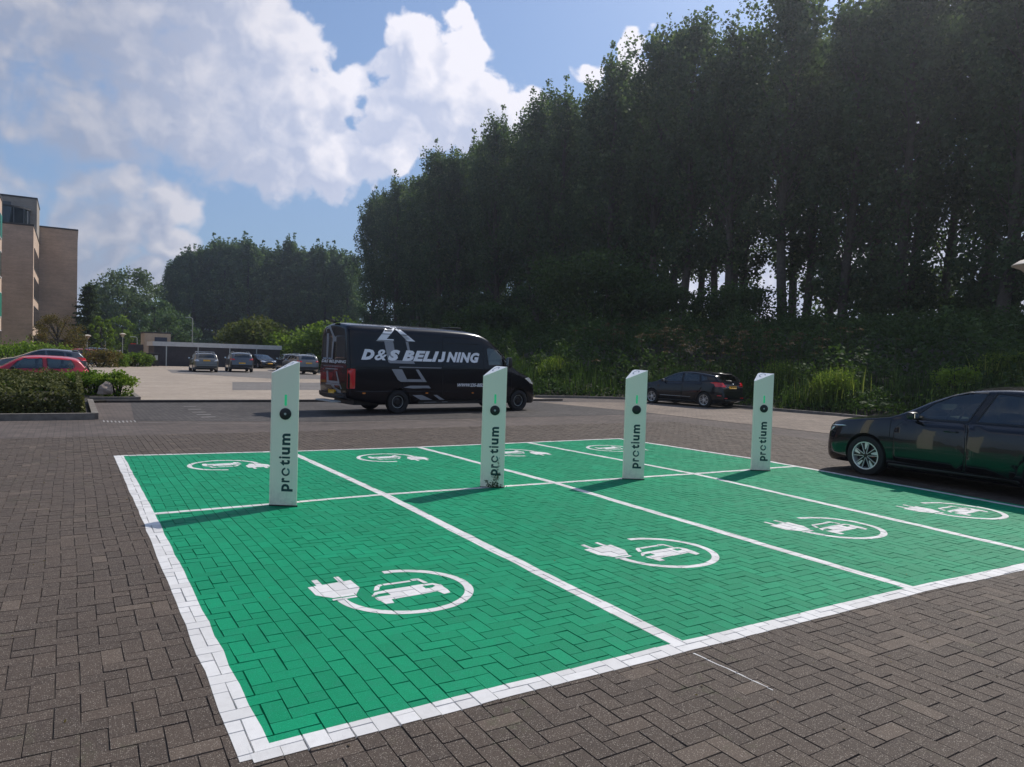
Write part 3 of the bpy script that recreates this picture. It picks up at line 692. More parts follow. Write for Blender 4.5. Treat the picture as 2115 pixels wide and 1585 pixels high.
def wheel(B, xw, side, R_, style, parent, wid=.21):
    yc = side*(B.W-.012-wid/2); X = B.L/2-xw; s = side
    e = empty('wheel', (X, yc, R_)); e.parent = parent; e.rotation_euler = (0, 0, 0 if side > 0 else pi)
    r = R_; h = wid/2; ri = r*.70 if style == 'vw' else r*.66
    mb = MB(); prof = [(ri, -h*.8), (ri+.01, -h), (r*.90, -h), (r*.97, -h*.88), (r, -h*.6), (r, h*.6), (r*.97, h*.88), (r*.90, h), (ri+.01, h), (ri, h*.8)]
    mb.lathe(prof, 36, 'Y', closed=True); mb.obj('tyre', M['tyre'], e, smooth=True)
    lip = MB(); lip.lathe([(ri+.002, h*.92), (ri-.014, h*.90), (ri-.02, h*.2), (ri-.02, -h*.7), (ri, -h*.75)], 36, 'Y')
    back = MB(); back.lathe([(0, h*.25), (ri*.55, h*.2), (ri*.9, -h*.1), (ri-.018, -h*.1)], 24, 'Y')
    if style == 'vw':
        lip.obj('rim', M['bladew'], e, smooth=True); back.obj('brake_disc', M['alloyd'], e, smooth=True)
        ed = MB(); bl = MB(); dk = MB()
        for k in range(5):
            a = 2*pi*k/5+.25; ca, sa = cos(a), sin(a)
            def P(rad, t, y): return (rad*cos(a)-t*sin(a), y, rad*sin(a)+t*cos(a))
            for sg in (-1, 1):       # bright edges of each wide spoke
                q = [(.03, .012*sg), (.03, .019*sg), (ri-.012, .072*sg), (ri-.012, .062*sg)]
                ed.add([P(u, t, h*.80) for u, t in q]+[P(u, t, h*.6) for u, t in q], [(0, 1, 2, 3), (4, 7, 6, 5), (0, 3, 7, 4), (1, 5, 6, 2), (0, 4, 5, 1), (2, 6, 7, 3)])
            q = [(.10, -.012), (.10, .008), (ri-.02, .052), (ri-.02, -.006)]
            b1_ = MB(); b1_.add([P(u, t, h*.72) for u, t in q], [(0, 1, 2, 3)]); b1_.obj('blade', M['bladew'], e)
            q = [(.02, -.02), (.02, .02), (ri-.015, .066), (ri-.015, -.066)]
            dk.add([P(u, t, h*.66) for u, t in q]+[P(u, t, h*.3) for u, t in q], [(0, 1, 2, 3), (4, 7, 6, 5), (0, 3, 7, 4), (1, 5, 6, 2), (0, 4, 5, 1), (2, 6, 7, 3)])
        dk.obj('spoke', M['alloyd'], e); ed.obj('spoke_edge', M['bladew'], e)
        c = MB(); c.box(-.13, -.06, h*.1, h*.35, -.02, .10, .01); c.obj('brake_caliper', M['brake'], e)
        c = MB(); c.lathe([(0, h*.86), (.026, h*.85), (.03, h*.7)], 20, 'Y'); c.obj('hub_cap', M['alloyd'], e, smooth=True)
    elif style == 'van':
        lip.obj('rim', M['alloyd'], e, smooth=True)
        c = MB(); c.lathe([(0, h*.5), (.07, h*.5), (.08, h*.3), (.13, h*.15), (ri*.78, h*.45), (ri-.018, h*.2)], 30, 'Y'); c.obj('wheel_disc', M['alloyd'], e, smooth=True)
        c = MB()
        for k in range(10):
            a = 2*pi*k/10; c.lathe([(0, 0), (.013, 0), (.013, .01)], 8, 'Y', ((ri*.62)*cos(a), h*.47, (ri*.62)*sin(a)))
        c.obj('wheel_hole', M['blackp'], e)
        c = MB(); c.lathe([(ri*.74, h*.50), (ri*.79, h*.51), (ri*.80, h*.44)], 30, 'Y'); c.obj('rim_edge', M['steel'], e, smooth=True)
    else:
        mm = M['alloy']; lip.obj('rim', mm, e, smooth=True); back.obj('brake_disc', M['alloyd'], e, smooth=True)
        sp_ = MB(); nsp = {'m5': 5, 'm10': 10, 'm7': 7}.get(style, 5)
        for k in range(nsp):
            a = 2*pi*k/nsp
            def P(rad, t, y): return (rad*cos(a)-t*sin(a), y, rad*sin(a)+t*cos(a))
            for t0 in ((-.022, .022) if style != 'm10' else (0,)):
                wd = .011 if style != 'm10' else .012
                q = [(.03, t0*.5-wd), (.03, t0*.5+wd), (ri-.015, t0*1.9+wd), (ri-.015, t0*1.9-wd)]
                sp_.add([P(u, t, h*.75) for u, t in q]+[P(u, t, h*.45) for u, t in q], [(0, 1, 2, 3), (4, 7, 6, 5), (0, 3, 7, 4), (1, 5, 6, 2), (0, 4, 5, 1), (2, 6, 7, 3)])
        sp_.lathe([(0, h*.82), (.045, h*.8), (.05, h*.5)], 16, 'Y'); sp_.obj('spoke', mm, e)
    return e
def shrink(poly, f):
    cx = sum(p[0] for p in poly)/len(poly); cy = sum(p[1] for p in poly)/len(poly)
    return [(cx+(x-cx)*f, cy+(y-cy)*f) for x, y in poly]
def inset(poly, d):
    """inset a roughly convex outline by distance d"""
    n = len(poly); ar = sum(poly[i][0]*poly[(i+1) % n][1]-poly[(i+1) % n][0]*poly[i][1] for i in range(n)); s = 1 if ar > 0 else -1
    out = []
    for i in range(n):
        a, p, b = Vector(poly[i-1]), Vector(poly[i]), Vector(poly[(i+1) % n])
        d1 = (p-a).normalized(); d2 = (b-p).normalized(); n1 = Vector((-d1.y, d1.x))*s; n2 = Vector((-d2.y, d2.x))*s
        bis = (n1+n2); bis = bis.normalized() if bis.length > 1e-6 else n1; k = max(.35, bis.dot(n1)); out.append(tuple(p+bis*(d/k)))
    return out
def vehicle(name, sp, paintm, loc, heading, **tags):
    """heading: direction of travel, radians from +x"""
    root = empty(name, (loc[0], loc[1], loc[2] if len(loc) > 2 else 0), heading, **tags)
    B = Body(sp); L = B.L
    e = [0, .004, .012, .025, .05, .09, .14]
    xs = sorted(set([round(v, 4) for v in e+[L-v for v in e]+list(np.linspace(.2, L-.2, sp.get('nst', 64)))]))
    bm = B.loft(xs); B.bvh = BVHTree.FromBMesh(bm)
    mats = [paintm, M['inner']]; body = to_obj(bm, 'body', mats); body.parent = root
    mb = MB()
    for xw in sp['wheels']:
        for sd in (-1, 1):
            R2 = sp['R']+sp.get('arch', .045); pr = [(R2*cos(t*pi/16), R2*sin(t*pi/16)) for t in range(32)]
            n = 32; y0, y1 = (B.W-.30)*sd, (B.W+.2)*sd
            V = [(L/2-xw+a, y, sp['R']+.01+b) for y in (y0, y1) for a, b in pr]
            mb.add(V, [tuple(range(n)), tuple(range(n, 2*n))[::-1]]+[(i, (i+1) % n, n+(i+1) % n, n+i) for i in range(n)])
    boolean(body, cutter(mb, mats))
    if sp.get('cabin'):
        c0, c1, zf = sp['cabin']
        bm = B.loft(list(np.linspace(c0, c1, 26)), .055, zf); o = to_obj(bm, 'cutter', mats)
        for p in o.data.polygons: p.material_index = 1
        boolean(body, o)
        mb = MB()
        for nm, poly in sp['windows']:
            q = inset(poly, .012); n = len(q); V = [(L/2-a, y, b) for y in (-2, 2) for a, b in q]
            mb.add(V, [tuple(range(n)), tuple(range(n, 2*n))[::-1]]+[(i, (i+1) % n, n+(i+1) % n, n+i) for i in range(n)])
        boolean(body, cutter(mb, mats))
        mb = MB()
        for key, xa, xb in (('shield', -.5, sp['split']), ('backlight', sp['split']+.05, L+.5)):
            if key in sp:
                q = inset(sp[key], .012); n = len(q); V = [(L/2-x, a, b) for x in (xa, xb) for a, b in q]
                mb.add(V, [tuple(range(n)), tuple(range(n, 2*n))[::-1]]+[(i, (i+1) % n, n+(i+1) % n, n+i) for i in range(n)])
        boolean(body, cutter(mb, mats))
    me = body.data; me.polygons.foreach_set('use_smooth', [True]*len(me.polygons)); me.set_sharp_from_angle(angle=radians(32))
    det = sp.get('detail', 1); gm = sp.get('glass', M['glass'])
    for sd in (-1, 1):
        for nm, poly in sp['windows']:
            gmm = M['glassd'] if (nm == 'rear_window' and sp.get('privacy')) else gm
            patch(B, 'window', rounded(poly, .03, 2), 'side', gmm, root, -.004, sd, skirt=False)
            if det:   # black rubber frame around the pane
                o2 = rounded(inset(poly, -.012), .03, 2); i2 = rounded(inset(poly, .006), .03, 2); n = len(o2)
                V = o2+i2; patch(B, 'window_frame', None, 'side', M['trim'], root, .003, sd, grid=9, skirt=False, tri=(V, [(i, (i+1) % n, n+(i+1) % n, n+i) for i in range(n)]))
        for poly in sp.get('doors', []):
            if det:
                patch(B, 'door_gap', rounded(inset(poly, -.006), .05, 3), 'side', M['seam'], root, .0012, sd, skirt=False, grid=.12)
                dr = patch(B, 'door', rounded(poly, .05, 3), 'side', paintm, root, .0045, sd, skirt=True, grid=.12)
                hx, hz = sp['handles'][sp['doors'].index(poly)]
                patch(B, 'door_handle', rounded([(hx, hz), (hx+.19, hz+.004), (hx+.19, hz+.034), (hx, hz+.03)], .012, 2), 'side', paintm, dr, .03, sd, grid=.05)
        for nm, poly, mt, off in sp.get('side', []):
            patch(B, nm, rounded(poly, .02, 2), 'side', M[mt], root, off, sd, grid=.07)
    for nm, poly, mt, off in sp.get('rear', []):
        if nm.startswith('2'):
            for sg in (1, -1): patch(B, nm[1:], rounded([(a*sg, b) for a, b in poly], .02, 2), 'rear', M[mt], root, off, grid=.07)
        else: patch(B, nm, rounded(poly, .015, 2), 'rear', M[mt], root, off, grid=.07)
    for nm, poly, mt, off in sp.get('front', []):
        if nm.startswith('2'):
            for sg in (1, -1): patch(B, nm[1:], rounded([(a*sg, b) for a, b in poly], .02, 2), 'front', M[mt], root, off, grid=.07)
        else: patch(B, nm, rounded(poly, .015, 2), 'front', M[mt], root, off, grid=.07)
    if 'shield' in sp: patch(B, 'windshield', rounded(sp['shield'], .03, 2), 'front', gm, root, -.003, skirt=False)
    if 'backlight' in sp: patch(B, 'rear_window', rounded(sp['backlight'], .03, 2), 'rear', sp.get('backglass', gm), root, -.003, skirt=False)
    for sd in (-1, 1):
        for xw in sp['wheels']: wheel(B, xw, sd, sp['R'], sp.get('rim', 'm5'), root, sp.get('tw', .21))
        if 'mirror' in sp:
            mx, my, mz, sx, sy, sz = sp['mirror']
            mb = MB(); y0 = my*sd; mb.box(L/2-mx-sx/2, L/2-mx+sx/2, min(y0, y0+sy*sd), max(y0, y0+sy*sd), mz, mz+sz, min(sx, sy, sz)*.32)
            o = mb.obj('side_mirror', paintm if not sp.get('mirrorblack') else M['trim'], root, smooth=True)
            mb = MB(); mb.box(L/2-mx-sx*.55-.004, L/2-mx-sx*.5, min(y0+.03*sd, y0+(sy-.03)*sd), max(y0+.03*sd, y0+(sy-.03)*sd), mz+.02, mz+sz-.02); mb.obj('mirror_glass', M['chrome'], o)
            mb = MB(); mb.tube([(L/2-mx, (my-.14)*sd, mz+.02), (L/2-mx, (my+.05)*sd, mz+.04)], .02, 6); mb.obj('mirror_arm', M['trim'], o)
    # seats and wheel seen through the glass
    if sp.get('cabin') and sp.get('seats', True):
        for (sx_, sy_) in sp.get('seatpos', [(2.15, .36), (2.15, -.36), (3.0, .36), (3.0, -.36)]):
            mb = MB(); X = L/2-sx_; zf = sp['cabin'][2]; ht = sp.get('seath', 1.12)
            mb.box(X-.10, X+.02, sy_-.24, sy_+.24, zf+.01, ht, .05); mb.box(X-.10, X-.01, sy_-.13, sy_+.13, ht+.03, ht+.21, .04); mb.tube([(X-.05, sy_-.06, ht-.02), (X-.05, sy_-.06, ht+.08)], .008, 5)
            mb.obj('seat', M['seat'], root, smooth=True)
        X = L/2-sp.get('steer', 1.75); mb = MB(); pts = []
        for k in range(25):
            a = 2*pi*k/24; pts.append((X-.09*sin(a)*.9, .36+.185*cos(a), sp.get('steerz', .98)+.165*sin(a)))
        mb.tube(pts, .016, 6, False); mb.obj('steering_wheel', M['trim'], root, smooth=True)
        mb = MB(); mb.box(X+.10, X+.45, -.62, .62, sp['cabin'][2]+.02, sp.get('dash', .99), .06); mb.obj('dashboard', M['inner'], root, smooth=True)
    # underbody
    mb = MB(); mb.box(-L/2+.35, L/2-.35, -B.W+.32, B.W-.32, sp['under'], sp['under']+.16); mb.obj('underbody', M['blackp'], root)
    return root, B
def plate(B, root, where, zc, txt, w=.50, off=.012):
    o = patch(B, 'number_plate', [(-w/2, zc-.055), (w/2, zc-.055), (w/2, zc+.055), (-w/2, zc+.055)], where, M['plate'], root, off)
    if txt:
        V, F = fit_text(txt, w*.84, .07, .02); sg = -1 if where == 'rear' else 1
        # seen from behind, text runs from +y (left side of car) to -y
        patch(B, 'plate_text', None, where, M['plt'], o, off+.002, tri=([(sg*(v[0]-w*.42), zc-.035+v[1]) for v in V], F), skirt=False, grid=9)
    return o

HB = dict(L=4.28, W=.895, R=.318, rim='vw', wheels=(.86, 3.48), under=.17, arch=.04,
    top=[(0, .52), (.015, .66), (.05, .76), (.14, .845), (.35, .90), (.7, .955), (1.1, 1.005), (1.24, 1.03), (1.31, 1.06), (1.55, 1.185), (1.85, 1.34), (2.15, 1.45), (2.5, 1.515), (2.9, 1.535), (3.4, 1.51), (3.75, 1.44), (3.95, 1.30), (4.12, 1.08), (4.22, .95), (4.26, .77), (4.28, .55)],
    bot=[(0, .24), (.15, .17), (.5, .17), (3.8, .17), (4.1, .22), (4.28, .30)], belt=[(0, .46), (.1, .64), (.4, .81), (1.3, .93), (2.2, .95), (3.2, .97), (3.9, .99), (4.28, .9)],
    plan=[(0, .62), (.03, .72), (.1, .82), (.3, .92), (.6, .975), (1.0, 1), (3.4, 1), (3.9, .965), (4.15, .9), (4.28, .80)],
    cabin=(1.42, 4.0, .62), split=2.6, privacy=True,
    windows=[('front_window', [(1.58, .985), (2.38, .995), (2.58, 1.425), (2.30, 1.42), (2.08, 1.355), (1.86, 1.245)]), ('rear_window', [(2.49, .998), (3.36, 1.01), (3.42, 1.12), (3.32, 1.37), (2.69, 1.43)]), ('quarter_window', [(3.45, 1.03), (3.74, 1.06), (3.68, 1.22), (3.42, 1.32)])],
    shield=[(-.62, 1.09), (.62, 1.09), (.50, 1.43), (-.50, 1.43)], backlight=[(-.55, 1.12), (.55, 1.12), (.48, 1.40), (-.48, 1.40)],
    doors=[[(1.33, .30), (2.36, .27), (2.38, .55), (2.36, .965), (1.50, .955), (1.33, .82)], [(2.39, .27), (3.02, .27), (3.08, .48), (3.28, .66), (3.42, .80), (3.42, .98), (2.39, .967), (2.41, .55)]], handles=[(2.08, .82), (3.16, .84)],
    side=[('sill_trim', [(1.22, .20), (3.10, .20), (3.08, .255), (1.24, .255)], 'trim', .006), ('fender_gap', [(1.255, .62), (1.262, .62), (1.262, .93), (1.255, .93)], 'seam', .002), ('light_strip', [(.10, .735), (.42, .76), (.50, .772), (.42, .78), (.10, .755)], 'lampw', .008)],
    front=[('2headlight', [(.40, .64), (.74, .65), (.78, .73), (.45, .71)], 'lampw', .008), ('grille', [(-.55, .30), (.55, .30), (.62, .46), (-.62, .46)], 'trim', .006)],
    rear=[('2tail_light', [(.38, .82), (.82, .82), (.80, .95), (.42, .93)], 'red', .01)], mirror=(1.64, .86, .975, .12, .17, .11), mirrorblack=True, steer=1.95, steerz=1.02, seatpos=[(2.36, .36), (2.36, -.36), (3.25, .36), (3.25, -.36)], dash=1.0)
vw, Bv = vehicle('parked_car', HB, M['p_vw'], (0, 0), 0, label='glossy black hatchback with bright two-tone wheel beside the green bays, cut by the right edge', cat='car')
pf = G(1790, 981); hd = radians(90.0)
vw.rotation_euler = (0, 0, hd); fx = HB['L']/2-HB['wheels'][0]; vw.location = (pf.x+.80, pf.y-fx, 0)

FO = dict(HB, L=4.36, W=.91, R=.315, rim='m5', wheels=(.90, 3.55), privacy=False,
    top=[(0, .50), (.02, .62), (.08, .72), (.25, .82), (.6, .93), (.95, .99), (1.05, 1.02), (1.4, 1.16), (1.8, 1.33), (2.1, 1.43), (2.4, 1.475), (2.8, 1.48), (3.3, 1.445), (3.75, 1.385), (3.95, 1.355), (4.0, 1.31), (4.1, 1.19), (4.22, 1.04), (4.28, .96), (4.32, .75), (4.36, .55)],
    belt=[(0, .46), (.1, .6), (.4, .78), (1.1, .915), (2.2, .97), (3.2, 1.02), (3.9, 1.06), (4.36, .92)],
    plan=[(0, .58), (.03, .68), (.1, .80), (.3, .91), (.6, .97), (1.0, 1), (3.5, 1), (3.95, .96), (4.2, .88), (4.36, .76)], cabin=(1.25, 4.05, .62),
    windows=[('front_window', [(1.42, .975), (2.42, 1.01), (2.38, 1.375), (2.1, 1.355), (1.78, 1.22)]), ('rear_window', [(2.50, 1.012), (3.30, 1.045), (3.22, 1.335), (2.46, 1.38)]), ('quarter_window', [(3.38, 1.05), (3.66, 1.12), (3.58, 1.25), (3.30, 1.32)])],
    backlight=[(-.60, 1.09), (.60, 1.09), (.52, 1.31), (-.52, 1.31)],
    doors=[[(1.20, .30), (2.38, .27), (2.48, .55), (2.46, .985), (1.36, .95), (1.20, .80)], [(2.41, .27), (3.05, .27), (3.12, .48), (3.34, .68), (3.46, .82), (3.42, 1.03), (2.49, .985), (2.51, .55)]], handles=[(2.20, .87), (3.16, .90)],
    side=[('sill_trim', [(1.22, .20), (3.15, .20), (3.13, .25), (1.24, .25)], 'trim', .006), ('tail_light', [(3.80, 1.02), (3.98, 1.05), (4.30, 1.02), (4.30, .86), (4.05, .86), (3.98, .97)], 'red', .012), ('headlight', [(.06, .66), (.30, .70), (.52, .80), (.30, .78), (.08, .74)], 'lampw', .008), ('side_reflector', [(4.12, .50), (4.28, .50), (4.28, .53), (4.12, .53)], 'red', .006), ('side_moulding', [(1.35, .40), (2.9, .40), (2.9, .415), (1.35, .415)], 'steel', .008)],
    rear=[('2tail_light', [(.50, .86), (.80, .86), (.80, 1.02), (.60, 1.03)], 'red', .012), ('spoiler', [(-.56, 1.325), (.56, 1.325), (.54, 1.37), (-.54, 1.37)], 'p_blk', .045), ('bumper_gap', [(-.70, .70), (.70, .70), (.70, .71), (-.70, .71)], 'seam', .006), ('2reflector', [(.45, .40), (.66, .40), (.66, .43), (.45, .43)], 'red', .008), ('badge', [(-.06, .965), (.06, .965), (.06, 1.01), (-.06, 1.01)], 'chrome', .012), ('wiper', [(-.05, 1.09), (.32, 1.11), (.32, 1.125), (-.05, 1.115)], 'trim', .02), ('bumper_lip', [(-.62, .30), (.62, .30), (.62, .36), (-.62, .36)], 'trim', .008)],
    mirror=(1.55, .88, .97, .12, .17, .12), steer=1.75)
fo, Bf = vehicle('parked_car', FO, M['p_blk'], (0, 0), 0, label='black hatchback with large red tail lights parked below the dark reeds', cat='car')
pr, pfw = G(1452, 842), G(1350, 833.5); hd = atan2(pfw.y-pr.y, pfw.x-pr.x); mid = (pr+pfw)/2; nrm = Vector((-sin(hd), cos(hd), 0))
c = mid-nrm*.81; off = FO['L']/2-(FO['wheels'][0]+FO['wheels'][1])/2
fo.location = (c.x-cos(hd)*off*1, c.y-sin(hd)*off, 0); fo.rotation_euler = (0, 0, hd)
plate(Bf, fo, 'rear', .845, '24-XBR-8')

# ---- van
XF = 5.36                                             # side measurements run forward from the rear axle; x from the front = XF - s
VL = 6.98
def s2x(s): return XF-s
VN = dict(L=VL, W=1.0, R=.345, rim='van', tw=.22, wheels=(XF-4.50, XF), under=.25, arch=.06, nst=80, tumble=.10, crown=.07, rc=.20,
    low=[(0, .93), (.06, .975), (.3, 1.0), (.8, 1.0), (1, .99)],
    top=[(0, .62), (.03, .80), (.12, .98), (.3, 1.14), (.6, 1.27), (.95, 1.40), (1.10, 1.50), (1.5, 1.93), (1.9, 2.28), (2.15, 2.44), (2.5, 2.55), (3.0, 2.60), (4.0, 2.625), (6.6, 2.62), (6.88, 2.60), (6.95, 2.54), (6.97, 2.35), (6.98, .9)],
    bot=[(0, .30), (.2, .25), (.8, .28), (1.5, .27), (5.8, .29), (6.6, .40), (6.98, .48)], belt=[(0, .56), (.3, .9), (.8, 1.15), (1.2, 1.35), (2.2, 1.45), (VL, 1.45)],
    plan=[(0, .60), (.04, .72), (.15, .84), (.4, .93), (.8, .975), (1.3, 1), (6.7, 1), (6.92, .985), (6.965, .95), (6.98, .90)],
    cabin=(1.22, 2.6, 1.0), split=2.1, seatpos=[(2.2, .5), (2.2, -.5)], seath=1.72, steer=1.62, steerz=1.42, dash=1.38, glass=M['glass'],
    windows=[('front_window', [(1.58, 1.50), (2.14, 1.48), (2.20, 2.0), (2.10, 2.06), (1.72, 1.97), (1.56, 1.84)]), ('quarter_window', [(1.25, 1.50), (1.52, 1.50), (1.50, 1.80), (1.30, 1.61)])],
    shield=[(-.82, 1.46), (.82, 1.46), (.74, 2.20), (-.74, 2.20)],
    doors=[[(1.28, .52), (2.22, .42), (2.28, 1.0), (2.28, 2.02), (2.20, 2.14), (1.85, 2.12), (1.60, 1.99)+() , (1.18, 1.56), (1.16, 1.1)]][:0], handles=[],
    side=[('tail_light', [(6.76, .74), (6.97, .74), (6.97, 1.30), (6.76, 1.30)], 'red', .007), ('door_seam', [(2.33, .36), (2.342, .36), (2.342, 2.1), (2.33, 2.1)], 'seam', .002), ('door_seam', [(1.19, .60), (1.202, .60), (1.202, 1.42), (1.19, 1.42)], 'seam', .002),
          ('sliding_door_seam', [(3.86, .36), (3.872, .36), (3.872, 2.42), (3.86, 2.42)], 'seam', .002), ('rail_seam', [(2.4, 1.335), (6.70, 1.335), (6.70, 1.35), (2.4, 1.35)], 'seam', .003),
          ('panel_edge', [(2.5, 2.125), (6.68, 2.125), (6.68, 2.14), (2.5, 2.14)], 'p_blk', .014), ('panel_edge', [(2.7, 2.30), (6.80, 2.32), (6.80, 2.334), (2.7, 2.314)], 'p_blk', .012), ('crease', [(2.4, .66), (6.70, .66), (6.70, .675), (2.4, .675)], 'p_blk', .012),
          ('side_marker', [(6.43, .59), (6.53, .59), (6.53, .635), (6.43, .635)], 'amber', .01), ('side_marker', [(4.37, .59), (4.46, .59), (4.46, .63), (4.37, .63)], 'amber', .01), ('side_marker', [(2.7, .59), (2.78, .59), (2.78, .63), (2.7, .63)], 'amber', .01),
          ('door_handle', [(2.10, 1.20), (2.30, 1.20), (2.30, 1.235), (2.10, 1.235)], 'trim', .03), ('headlight', [(.12, .86), (.36, .92), (.62, 1.08), (.40, 1.12), (.16, 1.0)], 'lampw', .012), ('lower_cladding', [(.62+.9, .30), (4.7, .30), (4.7, .40), (.62+.9, .40)], 'trim', .006),
          ('rear_door_edge', [(6.90, .55), (6.912, .55), (6.912, 2.45), (6.90, 2.45)], 'seam', .003)],
    rear=[('2rear_glass', [(.10, 1.55), (.78, 1.55), (.74, 2.22), (.10, 2.22)], 'winb', .004), ('door_split', [(-.007, .60), (.007, .60), (.007, 2.45), (-.007, 2.45)], 'seam', .005), ('rear_bumper', [(-.90, .44), (.90, .44), (.90, .60), (-.90, .60)], 'trim', .05), ('hinge', [(-.90, 1.40), (-.84, 1.40), (-.84, 1.44), (-.90, 1.44)], 'trim', .02)],
    front=[('grille', [(-.5, .62), (.5, .62), (.55, .86), (-.55, .86)], 'trim', .006), ('lower_grille', [(-.6, .36), (.6, .36), (.6, .52), (-.6, .52)], 'trim', .006)],
    mirror=(1.42, 1.02, 1.42, .14, .20, .34), mirrorblack=True)
VN['doors'] = []
van, Bn = vehicle('delivery_van', VN, M['p_navy'], (0, 0), 0, label='dark navy long high-roof van with silver arrow graphics, parked across the lot', cat='van')
A_ = G(822, 855); B_ = G(1073, 849); hd = atan2(B_.y-A_.y, B_.x-A_.x); nrm = Vector((-sin(hd), cos(hd), 0))
f0 = VL/2-XF                                        # local X of the rear axle
van.location = (A_.x-cos(hd)*f0+nrm.x*.97, A_.y-sin(hd)*f0+nrm.y*.97, 0); van.rotation_euler = (0, 0, hd)
def vside(name, pts, mt, off, rnd=0): return patch(Bn, name, [(s2x(s), z) for s, z in pts], 'side', M[mt], van, off, -1, grid=.12, skirt=False)
def vtext(name, txt, s0, s1, z0, z1, mt, off, sh=.32, bold=.03, sp_=1.0):
    V, F, (x0_, x1_, y0_, y1_) = text_mesh(txt, bold, sh, sp_); _, _, (_a, _b, c0_, c1_) = text_mesh('E', bold, sh, sp_)
    if txt in ('&', 'J'): c0_, c1_ = y0_, y1_
    V = [((x-x0_)/(x1_-x0_), (y-c0_)/(c1_-c0_)) for x, y in V]; V = [(x, y if y > 0 else y*.12) for x, y in V]
    patch(Bn, name, None, 'side', M[mt], van, off, -1, tri=([(s2x(s0+v[0]*(s1-s0)), z0+v[1]*(z1-z0)) for v in V], F), skirt=False, grid=.35)
vside('arrow_graphic', [(-.73, 2.11), (-.35, 2.56), (-.18, 2.56), (-.10, 2.50), (-.40, 2.18), (-.17, 2.18), (-.17, 2.12)], 'vinyl', .0050)
vside('arrow_graphic', [(-.15, 2.52), (-.05, 2.55), (.55, 2.14), (.30, 2.12), (.27, 2.19), (.38, 2.20), (-.07, 2.52)], 'vinyl', .0050)
vside('arrow_graphic', [(-.48, 2.11), (-.19, 2.12), (-.10, 1.58), (-.36, 1.50)], 'vinylm', .0042)
vside('arrow_graphic', [(.21, 2.18), (.31, 2.13), (.40, 1.70), (.33, 1.68)], 'vinylm', .0042)
vside('arrow_graphic', [(-.38, 1.57), (.46, 1.57), (.52, 1.48), (-.32, 1.48)], 'vinylm', .0038)
for pc_ in ([(-.26, 1.31), (.08, 1.31), (.25, 1.02), (.30, .94), (.05, .94), (-.05, 1.0)], [(.30, 1.02), (.74, 1.02), (.80, .94), (.305, .94), (.255, 1.02)], [(.54, 1.31), (.64, 1.31), (.93, .94), (.805, .94), (.745, 1.02)]): vside('u_graphic', pc_, 'vinylm', .0044)
vside('bar_graphic', [(-.03, 1.35), (.0, 1.39), (1.46, 1.385), (1.42, 1.355)], 'vinyld', .0044)
vside('bar_graphic', [(.15, .775), (.36, .83), (1.00, .83), (1.08, .75), (1.0, .75), (.95, .775), (.53, .775), (.46, .745)], 'vinylm', .0044)
vside('stripe_graphic', [(.45, .55), (.78, .55), (1.32, .33), (.88, .33)], 'vinylm', .0052)
vside('stripe_graphic', [(1.18, .55), (1.30, .55), (1.72, .33), (1.52, .33)], 'vinylm', .0052)
vtext('lettering', 'D', -1.22, -.80, 1.56, 1.865, 'vinyl', .0085, bold=.07); vtext('lettering', '&', -.80, -.40, 1.555, 1.87, 'vinyl', .0088, bold=.02); vtext('lettering', 'S', -.38, .03, 1.555, 1.87, 'vinyl', .0085, bold=.07)
vtext('lettering', 'BELI', .09, 1.37, 1.555, 1.87, 'vinyl', .0085, bold=.055, sp_=1.10)
for pc_ in ([(1.495, 1.87), (1.61, 1.87), (1.55, 1.625), (1.435, 1.625)], [(1.335, 1.63), (1.552, 1.63), (1.51, 1.575), (1.45, 1.555), (1.32, 1.555)]): patch(Bn, 'lettering', [(s2x(a), b) for a, b in pc_], 'side', M['vinyl'], van, .0086, -1, grid=.3, skirt=False)
vtext('lettering', 'NING', 1.62, 2.87, 1.555, 1.87, 'vinyl', .0085, bold=.055, sp_=1.10)
vtext('lettering', 'WWW.DS-BELIJNING.NL', 2.03, 3.72, .80, .905, 'vinyl', .0065, bold=.03)
# rear door graphics (seen from behind, +y is the left)
def vrear(pts, mt, off): return patch(Bn, 'rear_graphic', pts, 'rear', M[mt], van, off, grid=.15, skirt=False)
V, F = fit_text('D&S BELIJNING', 1, 1, .03, .25)
patch(Bn, 'lettering', None, 'rear', M['vinyl'], van, .0075, tri=([(.84-v[0]*1.70, 1.42+v[1]*.11) for v in V], F), skirt=False, grid=.3)
V, F = fit_text('WWW.DS-BELIJNING.NL', 1, 1, .02, .25)
patch(Bn, 'lettering', None, 'rear', M['vinylm'], van, .0075, tri=([(.70-v[0]*1.4, 1.31+v[1]*.06) for v in V], F), skirt=False, grid=.3)
vrear([(.60, 2.52), (.30, 2.52), (-.05, 2.20), (-.16, 2.20), (-.16, 2.06), (.10, 2.06), (.10, 2.2), (.35, 2.44), (.52, 2.44), (.60, 2.3)], 'vinylm', .006)
vrear([(.52, 2.3), (.36, 2.3), (.40, 1.55), (.52, 1.55)], 'vinylm', .0062); vrear([(.12, 2.06), (.0, 2.06), (.08, 1.55), (.16, 1.55)], 'vinylm', .0062)
vrear([(.55, 1.28), (-.30, 1.28), (-.30, 1.25), (.55, 1.25)], 'vinylm', .006); vrear([(.48, 1.20), (.36, 1.20), (.30, .92), (-.44, .92), (-.46, .85), (.44, .85)], 'vinylm', .006); vrear([(-.18, 1.20), (-.26, 1.20), (-.46, .88), (-.36, .88)], 'vinylm', .0064)
vrear([(.15, .78), (-.05, .80), (-.56, .50), (-.56, .66)], 'vinylm', .006); vrear([(.5, .80), (.5, .84), (-.5, .84), (-.62, .72), (-.56, .70), (-.46, .80)], 'vinylm', .0066)
plate(Bn, van, 'rear', .62, '', .42, .055)
